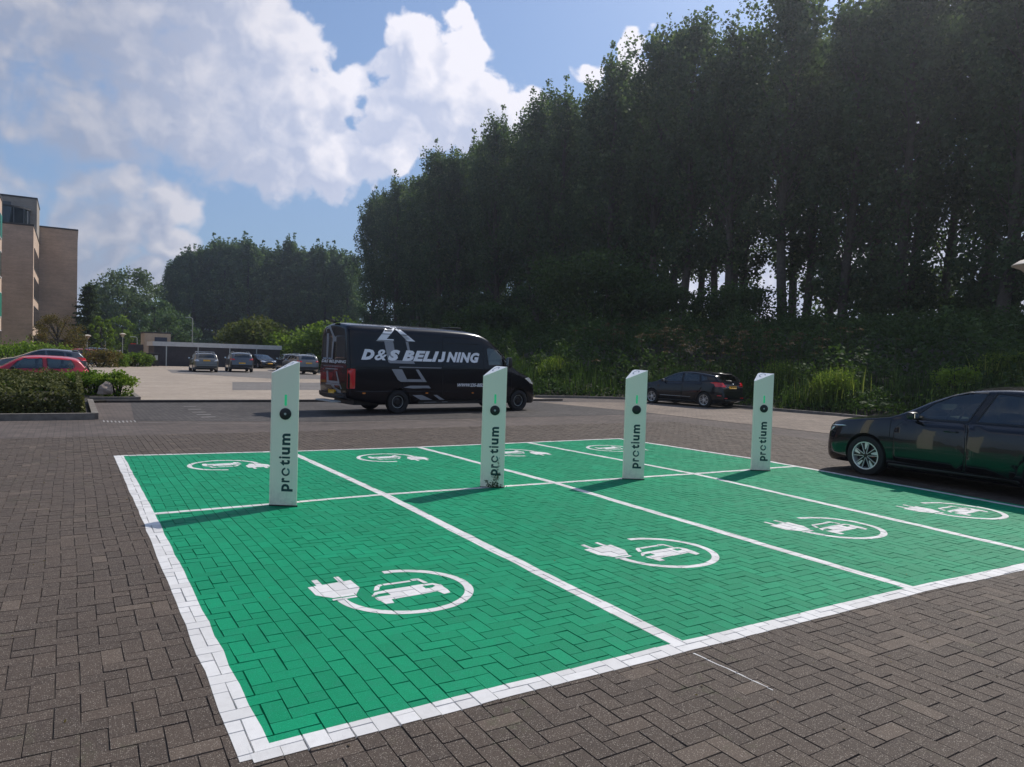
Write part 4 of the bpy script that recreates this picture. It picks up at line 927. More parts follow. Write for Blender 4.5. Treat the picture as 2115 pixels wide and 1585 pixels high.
mb = MB(); mb.tube([(-VL/2+.05, .05, 2.60), (-VL/2-.02, .05, 2.68), (-VL/2-.08, .05, 2.66)], .025, 6); mb.box(-VL/2-.02, -VL/2+.12, -.12, .22, 2.615, 2.66, .01); mb.obj('roof_camera', M['trim'], van, smooth=True)
mb = MB(); mb.box(.3, .75, -.25, .25, 2.62, 2.665, .015); mb.obj('roof_vent', M['trim'], van)
mb = MB(); mb.box(-VL/2-.30, -VL/2-.02, -.62, .55, .33, .375, .01); mb.obj('step_board', M['steel'], van)

# ---- smaller cars of the far lot
ES = dict(HB, L=4.65, W=.90, R=.32, rim='m5', wheels=(.90, 3.62), under=.19, detail=0, nst=48, privacy=False,
    top=[(0, .50), (.02, .62), (.08, .74), (.3, .86), (.7, .95), (1.05, 1.01), (1.15, 1.04), (1.5, 1.20), (1.9, 1.38), (2.2, 1.47), (2.6, 1.50), (3.6, 1.49), (4.1, 1.46), (4.28, 1.41), (4.40, 1.20), (4.52, 1.02), (4.60, .95), (4.63, .75), (4.65, .5)],
    bot=[(0, .24), (.15, .19), (.5, .19), (4.1, .19), (4.4, .26), (4.65, .34)], belt=[(0, .46), (.1, .62), (.4, .80), (1.2, .93), (2.5, .98), (4.0, 1.02), (4.65, .92)],
    plan=[(0, .6), (.03, .7), (.1, .82), (.3, .92), (.6, .97), (1, 1), (4.0, 1), (4.4, .95), (4.6, .86), (4.65, .78)], cabin=(1.3, 4.35, .66),
    windows=[('front_window', [(1.55, 1.0), (2.45, 1.03), (2.42, 1.39), (2.1, 1.36), (1.8, 1.24)]), ('rear_window', [(2.53, 1.03), (3.4, 1.05), (3.36, 1.38), (2.5, 1.395)]), ('quarter_window', [(3.5, 1.06), (4.12, 1.10), (4.02, 1.33), (3.45, 1.375)])],
    shield=[(-.62, 1.08), (.62, 1.08), (.50, 1.39), (-.50, 1.39)], backlight=[(-.58, 1.08), (.58, 1.08), (.50, 1.38), (-.50, 1.38)], backglass=M['glassd'],
    doors=[], side=[('headlight', [(.05, .66), (.3, .72), (.46, .80), (.3, .80), (.06, .74)], 'lampw', .008)],
    front=[('2headlight', [(.42, .66), (.78, .68), (.80, .80), (.48, .76)], 'lampw', .008), ('grille', [(-.42, .52), (.42, .52), (.45, .72), (-.45, .72)], 'trim', .006)],
    rear=[('2tail_light', [(.50, .83), (.84, .84), (.84, .97), (.60, .96)], 'lampw', .012), ('bumper_lip', [(-.70, .36), (.70, .36), (.70, .47), (-.70, .47)], 'trim', .008), ('bumper_gap', [(-.72, .60), (.72, .60), (.72, .615), (-.72, .615)], 'seam', .005)], mirror=(1.62, .88, .98, .12, .18, .13), steer=1.8, seatpos=[(2.35, .36), (2.35, -.36), (3.3, .36), (3.3, -.36)])
SU = dict(ES, L=4.42, W=.92, R=.345, wheels=(.88, 3.52), under=.23,
    top=[(0, .60), (.02, .74), (.08, .86), (.3, .98), (.7, 1.06), (1.05, 1.11), (1.15, 1.15), (1.5, 1.32), (1.85, 1.50), (2.15, 1.59), (2.6, 1.62), (3.4, 1.60), (3.95, 1.55), (4.12, 1.48), (4.26, 1.26), (4.34, 1.10), (4.38, 1.02), (4.40, .8), (4.42, .6)],
    bot=[(0, .28), (.15, .23), (.5, .23), (3.9, .23), (4.2, .3), (4.42, .4)], belt=[(0, .56), (.1, .7), (.4, .9), (1.2, 1.02), (2.5, 1.08), (3.8, 1.12), (4.42, 1.0)],
    plan=[(0, .6), (.03, .7), (.1, .82), (.3, .92), (.6, .97), (1, 1), (3.8, 1), (4.2, .95), (4.38, .86), (4.42, .80)], cabin=(1.3, 4.12, .72),
    windows=[('front_window', [(1.55, 1.10), (2.4, 1.12), (2.37, 1.50), (2.1, 1.47), (1.8, 1.34)]), ('rear_window', [(2.48, 1.12), (3.3, 1.15), (3.26, 1.48), (2.45, 1.50)]), ('quarter_window', [(3.4, 1.17), (3.85, 1.22), (3.76, 1.40), (3.35, 1.46)])],
    shield=[(-.64, 1.18), (.64, 1.18), (.52, 1.50), (-.52, 1.50)], backlight=[(-.60, 1.18), (.60, 1.18), (.52, 1.46), (-.52, 1.46)],
    front=[('2headlight', [(.42, .76), (.80, .80), (.82, .92), (.48, .88)], 'lampw', .008), ('grille', [(-.42, .60), (.42, .60), (.45, .84), (-.45, .84)], 'trim', .006)],
    side=[('sill_trim', [(1.2, .27), (3.2, .27), (3.2, .36), (1.2, .36)], 'trim', .006)],
    rear=[('2tail_light', [(.52, .98), (.86, .98), (.86, 1.10), (.60, 1.08)], 'red', .012), ('bumper_lip', [(-.76, .42), (.76, .42), (.78, .60), (-.78, .60)], 'trim', .010)], mirror=(1.6, .90, 1.06, .12, .18, .14), seath=1.25, steerz=1.12, dash=1.12)
CL = dict(HB, L=3.81, W=.82, R=.285, rim='m7', wheels=(.78, 3.25), under=.17, nst=56, tumble=.26, privacy=False, glass=M['glassc'],
    top=[(0, .50), (.02, .60), (.08, .70), (.3, .80), (.7, .90), (.85, .93), (.95, .97), (1.25, 1.15), (1.55, 1.32), (1.8, 1.40), (2.2, 1.425), (2.8, 1.41), (3.25, 1.36), (3.42, 1.30), (3.58, 1.12), (3.70, .95), (3.76, .88), (3.79, .7), (3.81, .5)],
    bot=[(0, .24), (.15, .18), (.5, .18), (3.3, .18), (3.6, .24), (3.81, .32)], belt=[(0, .46), (.1, .58), (.4, .74), (1.0, .87), (2.2, .91), (3.3, .93), (3.81, .84)],
    plan=[(0, .6), (.03, .7), (.1, .82), (.3, .92), (.6, .97), (1, 1), (3.1, 1), (3.5, .95), (3.72, .87), (3.81, .78)], cabin=(1.12, 3.55, .62), split=2.2,
    windows=[('front_window', [(1.32, .93), (2.32, .95), (2.28, 1.32), (1.75, 1.31), (1.55, 1.20)]), ('rear_window', [(2.46, .95), (3.24, .96), (3.30, 1.06), (3.18, 1.27), (2.42, 1.32)])],
    shield=[(-.58, 1.00), (.58, 1.00), (.48, 1.32), (-.48, 1.32)], backlight=[(-.52, 1.0), (.52, 1.0), (.46, 1.26), (-.46, 1.26)],
    doors=[[(1.10, .28), (2.34, .25), (2.42, .5), (2.40, .92), (1.22, .90), (1.10, .7)]], handles=[(2.12, .80)],
    side=[('tail_light', [(3.52, .66), (3.74, .66), (3.76, .84), (3.62, .92), (3.55, .88)], 'red', .014), ('side_moulding', [(1.0, .46), (3.0, .46), (3.0, .53), (1.0, .53)], 'p_dred', .012)],
    rear=[('2tail_light', [(.50, .66), (.72, .66), (.70, .90), (.56, .88)], 'red', .012)], front=[('2headlight', [(.36, .58), (.68, .58), (.70, .72), (.42, .68)], 'lampw', .008)], mirror=(1.42, .80, .92, .11, .16, .11), mirrorblack=True, steer=1.55, steerz=.95, dash=.95, seatpos=[(2.05, .34), (2.05, -.34), (2.85, .3), (2.85, -.3)], seath=1.08)
def rear_at(o, B, px, py, hd, lat=0.0):               # place by the ground point under the middle of the tail
    p = G(px, py); o.rotation_euler = (0, 0, hd); o.location = (p.x+cos(hd)*B.L/2, p.y+sin(hd)*B.L/2, 0)
def racks(root, B, z, x0, x1, cross=True):
    mb = MB()
    for sd in (-1, 1): mb.tube([(B.L/2-x0, .58*sd, z-.02), (B.L/2-x0-.1, .58*sd, z+.05), (B.L/2-x1+.1, .58*sd, z+.05), (B.L/2-x1, .58*sd, z-.02)], .017, 6)
    mb.obj('roof_rail', M['alloy'], root, smooth=True)
    if cross:
        mb = MB()
        for xx in (x0+.4, x1-.5): mb.box(B.L/2-xx-.04, B.L/2-xx+.04, -.62, .62, z+.06, z+.10, .01)
        mb.obj('roof_bar', M['alloy'], root)
c1, b1 = vehicle('parked_car', ES, M['p_taupe'], (0, 0), 0, label='taupe grey estate with roof bars, leftmost of the cars before the dark shed', cat='car'); rear_at(c1, b1, 427, 770, radians(88)); racks(c1, b1, 1.48, 2.1, 4.1); plate(b1, c1, 'rear', .90, '', .5)
c2, b2 = vehicle('parked_car', SU, M['p_greyb'], (0, 0), 0, label='graphite crossover with yellow plate low on the tail, second car before the dark shed', cat='car'); rear_at(c2, b2, 500, 770, radians(86)); racks(c2, b2, 1.58, 2.1, 3.9, False); plate(b2, c2, 'rear', .74, '', .5)
c4, b4 = vehicle('parked_car', dict(SU, rim='m10'), M['p_grey'], (0, 0), 0, label='grey crossover with glowing red tail lights between the nearest post and the van', cat='car'); rear_at(c4, b4, 638, 774.5, radians(94)); racks(c4, b4, 1.58, 2.1, 3.9, False); plate(b4, c4, 'rear', .90, '', .5)
c3, b3 = vehicle('parked_car', dict(FO, detail=0, doors=[], nst=48, front=[('2headlight', [(.42, .66), (.76, .68), (.78, .84), (.52, .80)], 'lampw', .01), ('grille', [(-.45, .40), (.45, .40), (.5, .56), (-.5, .56)], 'trim', .006)]), M['p_blk'], (0, 0), 0, label='small black car facing the viewer with clear windscreen, at the right end of the shed', cat='car')
p = G(557, 762.5); hd = radians(-78); c3.rotation_euler = (0, 0, hd); c3.location = (p.x-cos(hd)*2.1, p.y-sin(hd)*2.1, 0); plate(b3, c3, 'front', .52, '', .5)
c5, b5 = vehicle('parked_car', dict(SU, rim='m10'), M['p_blk'], (0, 0), 0, label='dark car mostly hidden behind the grey crossover', cat='car'); rear_at(c5, b5, 608, 768, radians(88))
cr, br_ = vehicle('parked_car', CL, M['p_red'], (0, 0), 0, label='bright red three-door hatchback behind the brown hedge', cat='car'); cr.rotation_euler = (0, 0, pi+.02)
def side_at(o, B, px, wy, z=0.0):                     # tail end seen at px, on the row at world y
    p = AT(px, 740, wy); o.location = (p.x-B.L/2, wy, z); o.rotation_euler = (0, 0, pi+.01)
side_at(cr, br_, 187, 28.6, -.10); plate(br_, cr, 'rear', .60, '', .5)
cg, bg_ = vehicle('parked_car', dict(FO, detail=0, doors=[], nst=48, glass=M['glassd']), M['p_greyb'], (0, 0), 0, label='dark grey hatchback directly behind the red three-door car', cat='car'); side_at(cg, bg_, 180, 44, .04)
ce, be_ = vehicle('parked_car', dict(ES), M['p_dred'], (0, 0), 0, label='dark red car, its roof showing above the bushes behind the grey hatchback', cat='car'); side_at(ce, be_, 214, 77, -.0)
cb, bb_ = vehicle('parked_car', dict(SU), M['p_blue'], (0, 0), 0, label='dark blue car beyond the dark red one, left of the lot', cat='car'); side_at(cb, bb_, 229, 86, -.0)
cw, bw_ = vehicle('parked_car', dict(CL, detail=0, doors=[]), M['p_red'], (0, 0), 0, label='small red car farthest along the left row, mostly hidden', cat='car'); side_at(cw, bw_, 234, 95, -.0)
cs, bs_ = vehicle('parked_car', dict(CL, detail=0, doors=[]), M['p_silver'], (0, 0), 0, label='small silver car far off beside the beige shed building', cat='car'); p = AT(298, 726, 118); cs.location = (p.x+1.2, 118, .45); cs.rotation_euler = (0, 0, pi-.25)
for o in (c1, c2, c3, c4, c5): o.location.z = .012
for o in (vw, fo, c1, c2, c3, c4, c5, cr, cg, ce, cb, cw, cs): o['group'] = 'cars parked around the lot'
# ------------------------------------------------------------------ foliage
def leaf_mesh(name, P, size, m, up=0.0, aspect=.7, seed=0, tint=None):
    """one small quad per point, tilted at random; P (n,3); size scalar or (n,)"""
    r = np.random.default_rng(seed); n = len(P)
    nr = r.normal(size=(n, 3)); nr[:, 2] += up; nr /= np.linalg.norm(nr, axis=1)[:, None]
    t = r.normal(size=(n, 3)); t -= nr*(t*nr).sum(1)[:, None]; t /= np.linalg.norm(t, axis=1)[:, None]; b = np.cross(nr, t)
    s = (np.ones(n)*size)*(0.6+.8*r.random(n)); a = t*s[:, None]*.5; c = b*(s*aspect)[:, None]*.5
    V = np.stack([P-a, P-c*1.0+a*.1, P+a, P+c*1.0+a*.1], 1)
    me = bpy.data.meshes.new(name); me.vertices.add(n*4); me.vertices.foreach_set('co', V.reshape(-1).astype(np.float32))
    me.loops.add(n*4); me.loops.foreach_set('vertex_index', np.arange(n*4, dtype=np.int32))
    me.polygons.add(n); me.polygons.foreach_set('loop_start', np.arange(0, n*4, 4, dtype=np.int32)); me.polygons.foreach_set('loop_total', np.full(n, 4, np.int32))
    me.update(calc_edges=True)
    at = me.attributes.new('rnd', 'FLOAT', 'FACE'); v = r.random(n) if tint is None else np.clip(tint+r.normal(0, .16, n), 0, 1); at.data.foreach_set('value', v.astype(np.float32))
    me.materials.append(m); return me
def poplar(seed, H, R_, n, base=.14, size=.30, m=None, stems=1):
    r = np.random.default_rng(seed); C = []; tr = MB()
    lean = r.normal(0, .012, 2)
    def ax(z): return np.array([lean[0]*z+.25*sin(z*.25+seed), lean[1]*z+.25*cos(z*.21+seed), z])
    zs = np.linspace(-1.5, H*.93, 12); tr.tube([ax(z) for z in zs], [max(.03, H*.0145*(1-.95*max(z, 0)/H)**.8+(.10 if z < .5 else 0)) for z in zs], 8)
    nb = 84
    for k in range(nb):
        f = (k+.5)/nb; z0 = H*(base+(.90-base)*f*.97); az = k*2.4+r.normal(0, .4)
        env = R_*(min(1, .55+f*2.2) if f < .25 else 1.0)*(1-max(0, (f-.45)/.55)**1.7*.72)*(.75+.5*r.random())
        ln = env; p0 = ax(z0); rise = ln*(1.2+1.0*r.random()) if f > .12 else ln*(.3+.6*r.random())
        d = np.array([cos(az)*ln, sin(az)*ln, rise])
        pts = [p0, p0+d*.5+np.array([0, 0, -.06*ln]), p0+d]
        if k % 2 == 0 or f < .3: tr.tube(pts, [.05+.05*(1-f), .035, .012], 4, False)
        for t in (.42, .62, .8, .96, 1.06):
            if r.random() < .9: C.append(np.append(p0+d*t+r.normal(0, .22, 3), .30+.24*r.random()))
    for k in range(5):      # leaders give the spiky top
        az = r.random()*6.28; o = r.random()*R_*.38; h0 = H*(.80+.05*r.random()); h1 = H*(.93+.09*r.random())
        for z in np.linspace(h0, h1, 6): C.append(np.append(ax(min(z, H*.95))*[1, 1, 0]+[cos(az)*o, sin(az)*o, z], .20+.25*(h1-z)/(h1-h0)))
    C = np.array(C); w = C[:, 3]**1.6; pick = r.choice(len(C), n, p=w/w.sum()); c = C[pick]
    q = r.normal(size=(n, 3)); q /= np.linalg.norm(q, axis=1)[:, None]; q *= (r.random(n)**.5)[:, None]*np.array([1.9, 1.9, 2.9])
    P = c[:, :3]+q*c[:, 3:4]
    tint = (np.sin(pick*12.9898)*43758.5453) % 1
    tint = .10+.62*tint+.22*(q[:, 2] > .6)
    return leaf_mesh('crown', P, size, m or M['popl'], .15, .85, seed, tint), tr
def make_tree(name, crown_me, tr, barkm, loc, rz, sc, **k):
    e = empty(name, loc, rz, **k); e.scale = sc
    link('crown', crown_me, e); link('trunk', tr, e); return e
def trunk_me(tr, m):
    me = bpy.data.meshes.new('trunk'); me.from_pydata(tr.V, [], tr.F); me.materials.append(m); me.polygons.foreach_set('use_smooth', [True]*len(me.polygons)); return me
PV = []
for sd in range(6):
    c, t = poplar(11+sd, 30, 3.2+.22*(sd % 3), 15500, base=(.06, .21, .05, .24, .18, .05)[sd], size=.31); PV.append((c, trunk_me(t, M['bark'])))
PF = []
for sd in range(3):
    c, t = poplar(41+sd, 30, 3.0, 12000, base=.03, size=.46, m=M['popfar']); PF.append((c, trunk_me(t, M['barkd'])))

# dike: height above the lot for a world point
FOOT = [(23.6, -60), (23.4, 13), (22.9, 21), (21.5, 23.3), (17.9, 24.6), (17.8, 40), (18.2, 58), (21, 72), (26, 88), (30, 120), (30, 190), (10, 215), (-30, 225)]
FA = np.array(FOOT, float)
def foot_dist(x, y):
    x = np.atleast_1d(x).astype(float); y = np.atleast_1d(y).astype(float); best = np.full(x.shape, 1e9); sgn = np.ones(x.shape)
    for i in range(len(FA)-1):
        a, b = FA[i], FA[i+1]; d = b-a; L2 = d@d; t = np.clip(((x-a[0])*d[0]+(y-a[1])*d[1])/L2, 0, 1)
        px, py = a[0]+t*d[0], a[1]+t*d[1]; q = np.hypot(x-px, y-py); cr = d[0]*(y-a[1])-d[1]*(x-a[0])
        m = q < best-1e-6; best = np.where(m, q, best); sgn = np.where(m, np.where(cr < 0, 1, -1), sgn)
    return best*sgn
def dike(x, y):
    d = foot_dist(x, y); x = np.atleast_1d(x); y = np.atleast_1d(y)
    h = np.interp(d, [0, .6, 3, 8, 16, 26, 34, 60, 90], [0, .15, .8, 2.1, 3.7, 4.7, 5.2, 5.2, 3.4])
    ramp = np.interp(y, [40, 90, 140], [1, 1.12, 1.22]); h = h*ramp
    return np.where(d > 0, h, -.1)
def lumps(x, y):
    return (.55*np.sin(x*.9+1.3*np.sin(y*.31))*np.sin(y*.7+.8*np.sin(x*.43))+.35*np.sin(x*2.1+y*1.3)*np.sin(y*1.9-x*.7)+.25*np.sin(x*4.3-y*2.2)+.4)
gx = np.concatenate([np.arange(9.5, 60, 1.0), np.arange(60, 160, 5)]); gy = np.concatenate([np.arange(-50, 100, 1.5), np.arange(100, 330, 6)])
XX, YY = np.meshgrid(gx, gy); ZZ = dike(XX.ravel(), YY.ravel())-.05
nx_, ny_ = len(gx), len(gy)
struct('dike_slope', list(zip(XX.ravel(), YY.ravel(), ZZ)), [(j*nx_+i, j*nx_+i+1, (j+1)*nx_+i+1, (j+1)*nx_+i) for j in range(ny_-1) for i in range(nx_-1) if max(ZZ[j*nx_+i], ZZ[j*nx_+i+1], ZZ[(j+1)*nx_+i+1], ZZ[(j+1)*nx_+i]) > -.14], M['soil'], smooth=True)
MB().add([(23.25, 4, .0), (23.45, 4, 0), (23.45, 13, 0), (23.25, 13, 0), (23.25, 4, .09), (23.45, 4, .09), (23.45, 13, .09), (23.25, 13, .09)], [(0, 3, 2, 1), (4, 5, 6, 7), (0, 1, 5, 4), (1, 2, 6, 5), (2, 3, 7, 6), (3, 0, 4, 7)]).obj('dike_kerb', M['kerb'], kind='structure')
mb = MB()
for a, b in zip([(17.4, 24.35), (19.5, 23.9), (21.3, 23.0), (22.6, 21.6)], [(19.5, 23.9), (21.3, 23.0), (22.6, 21.6), (23.3, 13.0)]):
    a, b = Vector(a), Vector(b); n_ = (b-a).normalized(); n_ = Vector((-n_.y, n_.x))*.08; mb.prism([tuple(a+n_), tuple(a-n_), tuple(b-n_), tuple(b+n_)], -.02, .10)
mb.obj('dike_kerb', M['kerb'], kind='structure')

# brambles covering the dike (uncountable)
def scatter(n, x0, x1, y0, y1, f, seed):
    r = np.random.default_rng(seed); x = x0+(x1-x0)*r.random(n); y = y0+(y1-y0)*r.random(n); d = foot_dist(x, y); k = f(x, y, d, r); return x[k], y[k], d[k]
def cover(name, n, box, size, m, seed, hmul=1.0, dmin=.4, dmax=36, up=1.0, kind='stuff'):
    x, y, d = scatter(n, *box, lambda x, y, d, r: (d > dmin) & (d < dmax), seed)
    r = np.random.default_rng(seed+1); grow = np.clip((d-.2)/4, .25, 1.5)*np.interp(d, [14, 26], [1, .6])*hmul; L = lumps(x, y)*grow
    z = dike(x, y)+L*(.35+.75*r.random(len(x))**.6)+.05; z -= r.random(len(x))**3*.4*grow
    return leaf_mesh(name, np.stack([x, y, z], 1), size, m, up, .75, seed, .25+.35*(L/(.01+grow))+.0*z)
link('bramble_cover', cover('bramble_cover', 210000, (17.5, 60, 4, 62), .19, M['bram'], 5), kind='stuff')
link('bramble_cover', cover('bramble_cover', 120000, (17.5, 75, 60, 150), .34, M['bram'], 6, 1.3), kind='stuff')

def blob_shrub(seed, rx, ry, h, n, size, m, clumps=26, z0=0.0, up=.4, flat=.8):
    r = np.random.default_rng(seed); C = []
    for k in range(clumps):
        a = r.random()*6.28; rr = sqrt(r.random())*.78; zz = h*(.25+.62*sqrt(max(0, 1-rr*rr))*(.6+.4*r.random())); C.append((cos(a)*rr*rx, sin(a)*rr*ry, z0+zz, (.16+.20*r.random())*min(rx, ry, h*1.2)))
    C = np.array(C); pick = r.integers(0, clumps, n); c = C[pick]; q = r.normal(size=(n, 3)); q /= np.linalg.norm(q, axis=1)[:, None]; q *= (r.random(n)**.4)[:, None]
    P = c[:, :3]+q*c[:, 3:4]*np.array([1.45, 1.45, 1.1])
    g = r.random(n) < .22; P[g] = np.stack([(r.random(g.sum())*2-1)*rx*.75, (r.random(g.sum())*2-1)*ry*.75, z0+h*.55*r.random(g.sum())], 1)
    P[:, 2] = np.maximum(P[:, 2], z0*.3+.03)
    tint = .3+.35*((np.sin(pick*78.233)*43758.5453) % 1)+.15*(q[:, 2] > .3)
    return leaf_mesh('foliage', P, size, m, up, flat, seed, tint)
def shrub_at(seed, px, py_base, wy, rx, ry, h, n, size, m, label, cat='shrub', z=None, name='shrub', group='shrubs on the dike', stems=True, clumps=26):
    p = AT(px, py_base, wy); z = float(dike(p.x, p.y)[0]) if z is None else z
    e = empty(name, (p.x, wy, max(z, 0)-.05), label=label, cat=cat, group=group)
    link('foliage', blob_shrub(seed, rx, ry, h, n, size, m, clumps), e)
    if stems:
        r = random.Random(seed); mb = MB()
        for k in range(7): a = r.random()*6.28; mb.tube([(0, 0, -.2), (cos(a)*rx*.25, sin(a)*ry*.25, h*.35), (cos(a)*rx*.5, sin(a)*ry*.5, h*.72)], [.05, .03, .01], 5, False)
        mb.obj('stem', M['barkd'], e)
    return e
# big shrubs on the slope
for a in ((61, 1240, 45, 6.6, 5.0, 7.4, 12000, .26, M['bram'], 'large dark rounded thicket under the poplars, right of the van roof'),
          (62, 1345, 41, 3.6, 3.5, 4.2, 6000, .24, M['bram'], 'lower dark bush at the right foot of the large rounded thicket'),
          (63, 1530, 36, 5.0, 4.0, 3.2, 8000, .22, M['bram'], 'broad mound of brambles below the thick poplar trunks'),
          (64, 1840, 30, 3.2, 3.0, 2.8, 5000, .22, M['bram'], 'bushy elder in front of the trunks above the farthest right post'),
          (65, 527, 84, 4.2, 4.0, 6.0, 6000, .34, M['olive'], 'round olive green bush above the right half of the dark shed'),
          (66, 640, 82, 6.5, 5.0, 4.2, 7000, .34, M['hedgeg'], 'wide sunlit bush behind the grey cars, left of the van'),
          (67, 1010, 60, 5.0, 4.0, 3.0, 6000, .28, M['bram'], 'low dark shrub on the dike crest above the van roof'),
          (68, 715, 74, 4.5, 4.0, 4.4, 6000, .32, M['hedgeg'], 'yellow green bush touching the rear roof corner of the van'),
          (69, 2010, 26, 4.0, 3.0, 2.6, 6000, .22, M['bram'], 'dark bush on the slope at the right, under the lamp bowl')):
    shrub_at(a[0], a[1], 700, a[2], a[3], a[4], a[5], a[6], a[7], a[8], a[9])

# ---- reeds and tall grass at the foot (uncountable)
def blades(name, P, h, w, m, seed, bend=.35):
    r = np.random.default_rng(seed); n = len(P); az = r.random(n)*6.28; t = np.stack([np.cos(az), np.sin(az), np.zeros(n)], 1); bd = np.stack([np.cos(az+1.3), np.sin(az+1.3), np.zeros(n)], 1)*(r.random(n)*bend)[:, None]
    hh = (h*(.55+.6*r.random(n)))[:, None]; z = np.array([0, 0, 1.0]); W_ = (w*(.6+.8*r.random(n)))[:, None]
    A = P; Bm = P+z*hh*.55+bd*hh*.3; T = P+z*hh*(1-.2*r.random(n)[:, None])+bd*hh
    V = np.stack([A-t*W_*.5, A+t*W_*.5, Bm+t*W_*.4, T, Bm-t*W_*.4], 1)
    me = bpy.data.meshes.new(name); me.vertices.add(n*5); me.vertices.foreach_set('co', V.reshape(-1).astype(np.float32)); me.loops.add(n*5); me.loops.foreach_set('vertex_index', np.arange(n*5, dtype=np.int32))
    me.polygons.add(n); me.polygons.foreach_set('loop_start', np.arange(0, n*5, 5, dtype=np.int32)); me.polygons.foreach_set('loop_total', np.full(n, 5, np.int32)); me.update(calc_edges=True)
    at = me.attributes.new('rnd', 'FLOAT', 'FACE'); at.data.foreach_set('value', r.random(n).astype(np.float32)); me.materials.append(m); return me
def reedband(name, n, box, h, w, m, seed, dm, dens=lambda x, y: 1.0, **k):
    x, y, d = scatter(n, *box, lambda x, y, d, r: (d > dm[0]) & (d < dm[1]) & (r.random(len(x)) < dens(x, y)), seed)
    lum = .55+.45*np.sin(x*1.1+y*.8)*np.sin(y*1.7)+.2*np.sin(y*4.1); hh = h*np.clip(lum, .35, 1.2)*np.clip(.45+d*.35, .3, 1)
    return link(name, blades(name, np.stack([x, y, dike(x, y)-.03], 1), hh, w, m, seed, **k), kind='stuff')
reedband('reeds', 26000, (17.5, 30, 2, 48), 1.35, .026, M['bram'], 71, (.3, 4.5))
reedband('reeds', 5500, (17.5, 30, 2, 48), 1.5, .026, M['reed'], 72, (.6, 4.0), lambda x, y: np.clip(np.sin(y*1.31+.6)*np.sin(y*.53)*1.6-.25, .03, 1))
reedband('verge_grass', 26000, (17.3, 27, 2, 50), .34, .016, M['reed'], 73, (.05, 1.1))
# leafy weeds among the reeds
x, y, d = scatter(60000, 17.5, 29, 2, 48, lambda x, y, d, r: (d > .4) & (d < 4.5) & (np.sin(x*1.7+y)*np.sin(y*1.3)+r.random(len(x))*.6 > .35), 74)
r_ = np.random.default_rng(75); link('weeds', leaf_mesh('weeds', np.stack([x, y, dike(x, y)+r_.random(len(x))*1.25*np.clip(.5+.5*np.sin(y*2.2+x), .25, 1)], 1), .11, M['bram'], .6, .55, 76), kind='stuff')
# reed clumps, each a plant; sunlight is put into their brightened leaf colour
for i, (px, wy, h, n, lab) in enumerate(((1720, 14.6, 1.35, 600, 'tall reed clump coloured as if sunlit, rising right of the farthest right post'), (2070, 10.4, 1.15, 550, 'reed clump coloured as if sunlit, above the roof of the cut-off dark hatchback'), (1605, 18.2, 1.3, 260, 'bright reed tuft just behind the farthest right post'), (1140, 28, 1.3, 200, 'small yellow reed clump beside the front of the van'))):
    p = AT(px, 790, wy)
    for _ in range(60):
        if float(foot_dist(p.x, p.y)[0]) > .9: break
        p.x += .1
    r_ = np.random.default_rng(80+i); q = r_.normal(0, .38, (n, 2)); P = np.stack([p.x+q[:, 0], p.y+q[:, 1], dike(p.x+q[:, 0], p.y+q[:, 1])-.02], 1)
    e = empty('reed_clump', (0, 0, 0), label=lab, cat='reed', group='reed clumps coloured as if sunlit'); link('blades', blades('blades', P, h, .035, M['reed'], 90+i, .45), e)
    k = n*4; q = r_.normal(0, .36, (k, 2)); zz = dike(p.x+q[:, 0], p.y+q[:, 1])+h*.85*r_.random(k); link('leaves', leaf_mesh('leaves', np.stack([p.x+q[:, 0], p.y+q[:, 1], zz], 1), .085, M['ygreen'], .5, .4, 95+i), e)
e = shrub_at(77, 1975, 800, 10.8, .95, .8, 1.15, 2200, .085, M['ygreen'], 'small leafy yellow green bush behind the roof of the cut-off dark hatchback', group='shrubs on the dike')
# dry umbels: brown seed heads
r_ = np.random.default_rng(101); hp = []; mb = MB()
for k in range(150):
    cl = [(24.5, 27), (26, 22), (27, 19.5), (25.5, 24.5)][k % 4]; x = cl[0]+r_.normal(0, 1.5)+1.5; y = cl[1]+r_.normal(0, 2.2); dd = float(foot_dist(x, y)[0])
    if dd < 1.0: continue
    z0 = float(dike(x, y)[0]); h = 1.35+r_.random()*.8; mb.tube([(x, y, z0), (x+.05, y, z0+h)], .008, 3, False)
    for q in range(16): a = r_.random()*6.28; s = r_.random()*.22; hp.append((x+.05+cos(a)*s, y+sin(a)*s, z0+h+.05-s*.25+r_.normal(0, .02)))
mb.obj('dry_stalks', M['brown'], kind='stuff'); link('dry_umbels', leaf_mesh('dry_umbels', np.array(hp), .085, M['brown'], 1.2, .8, 102), kind='stuff')

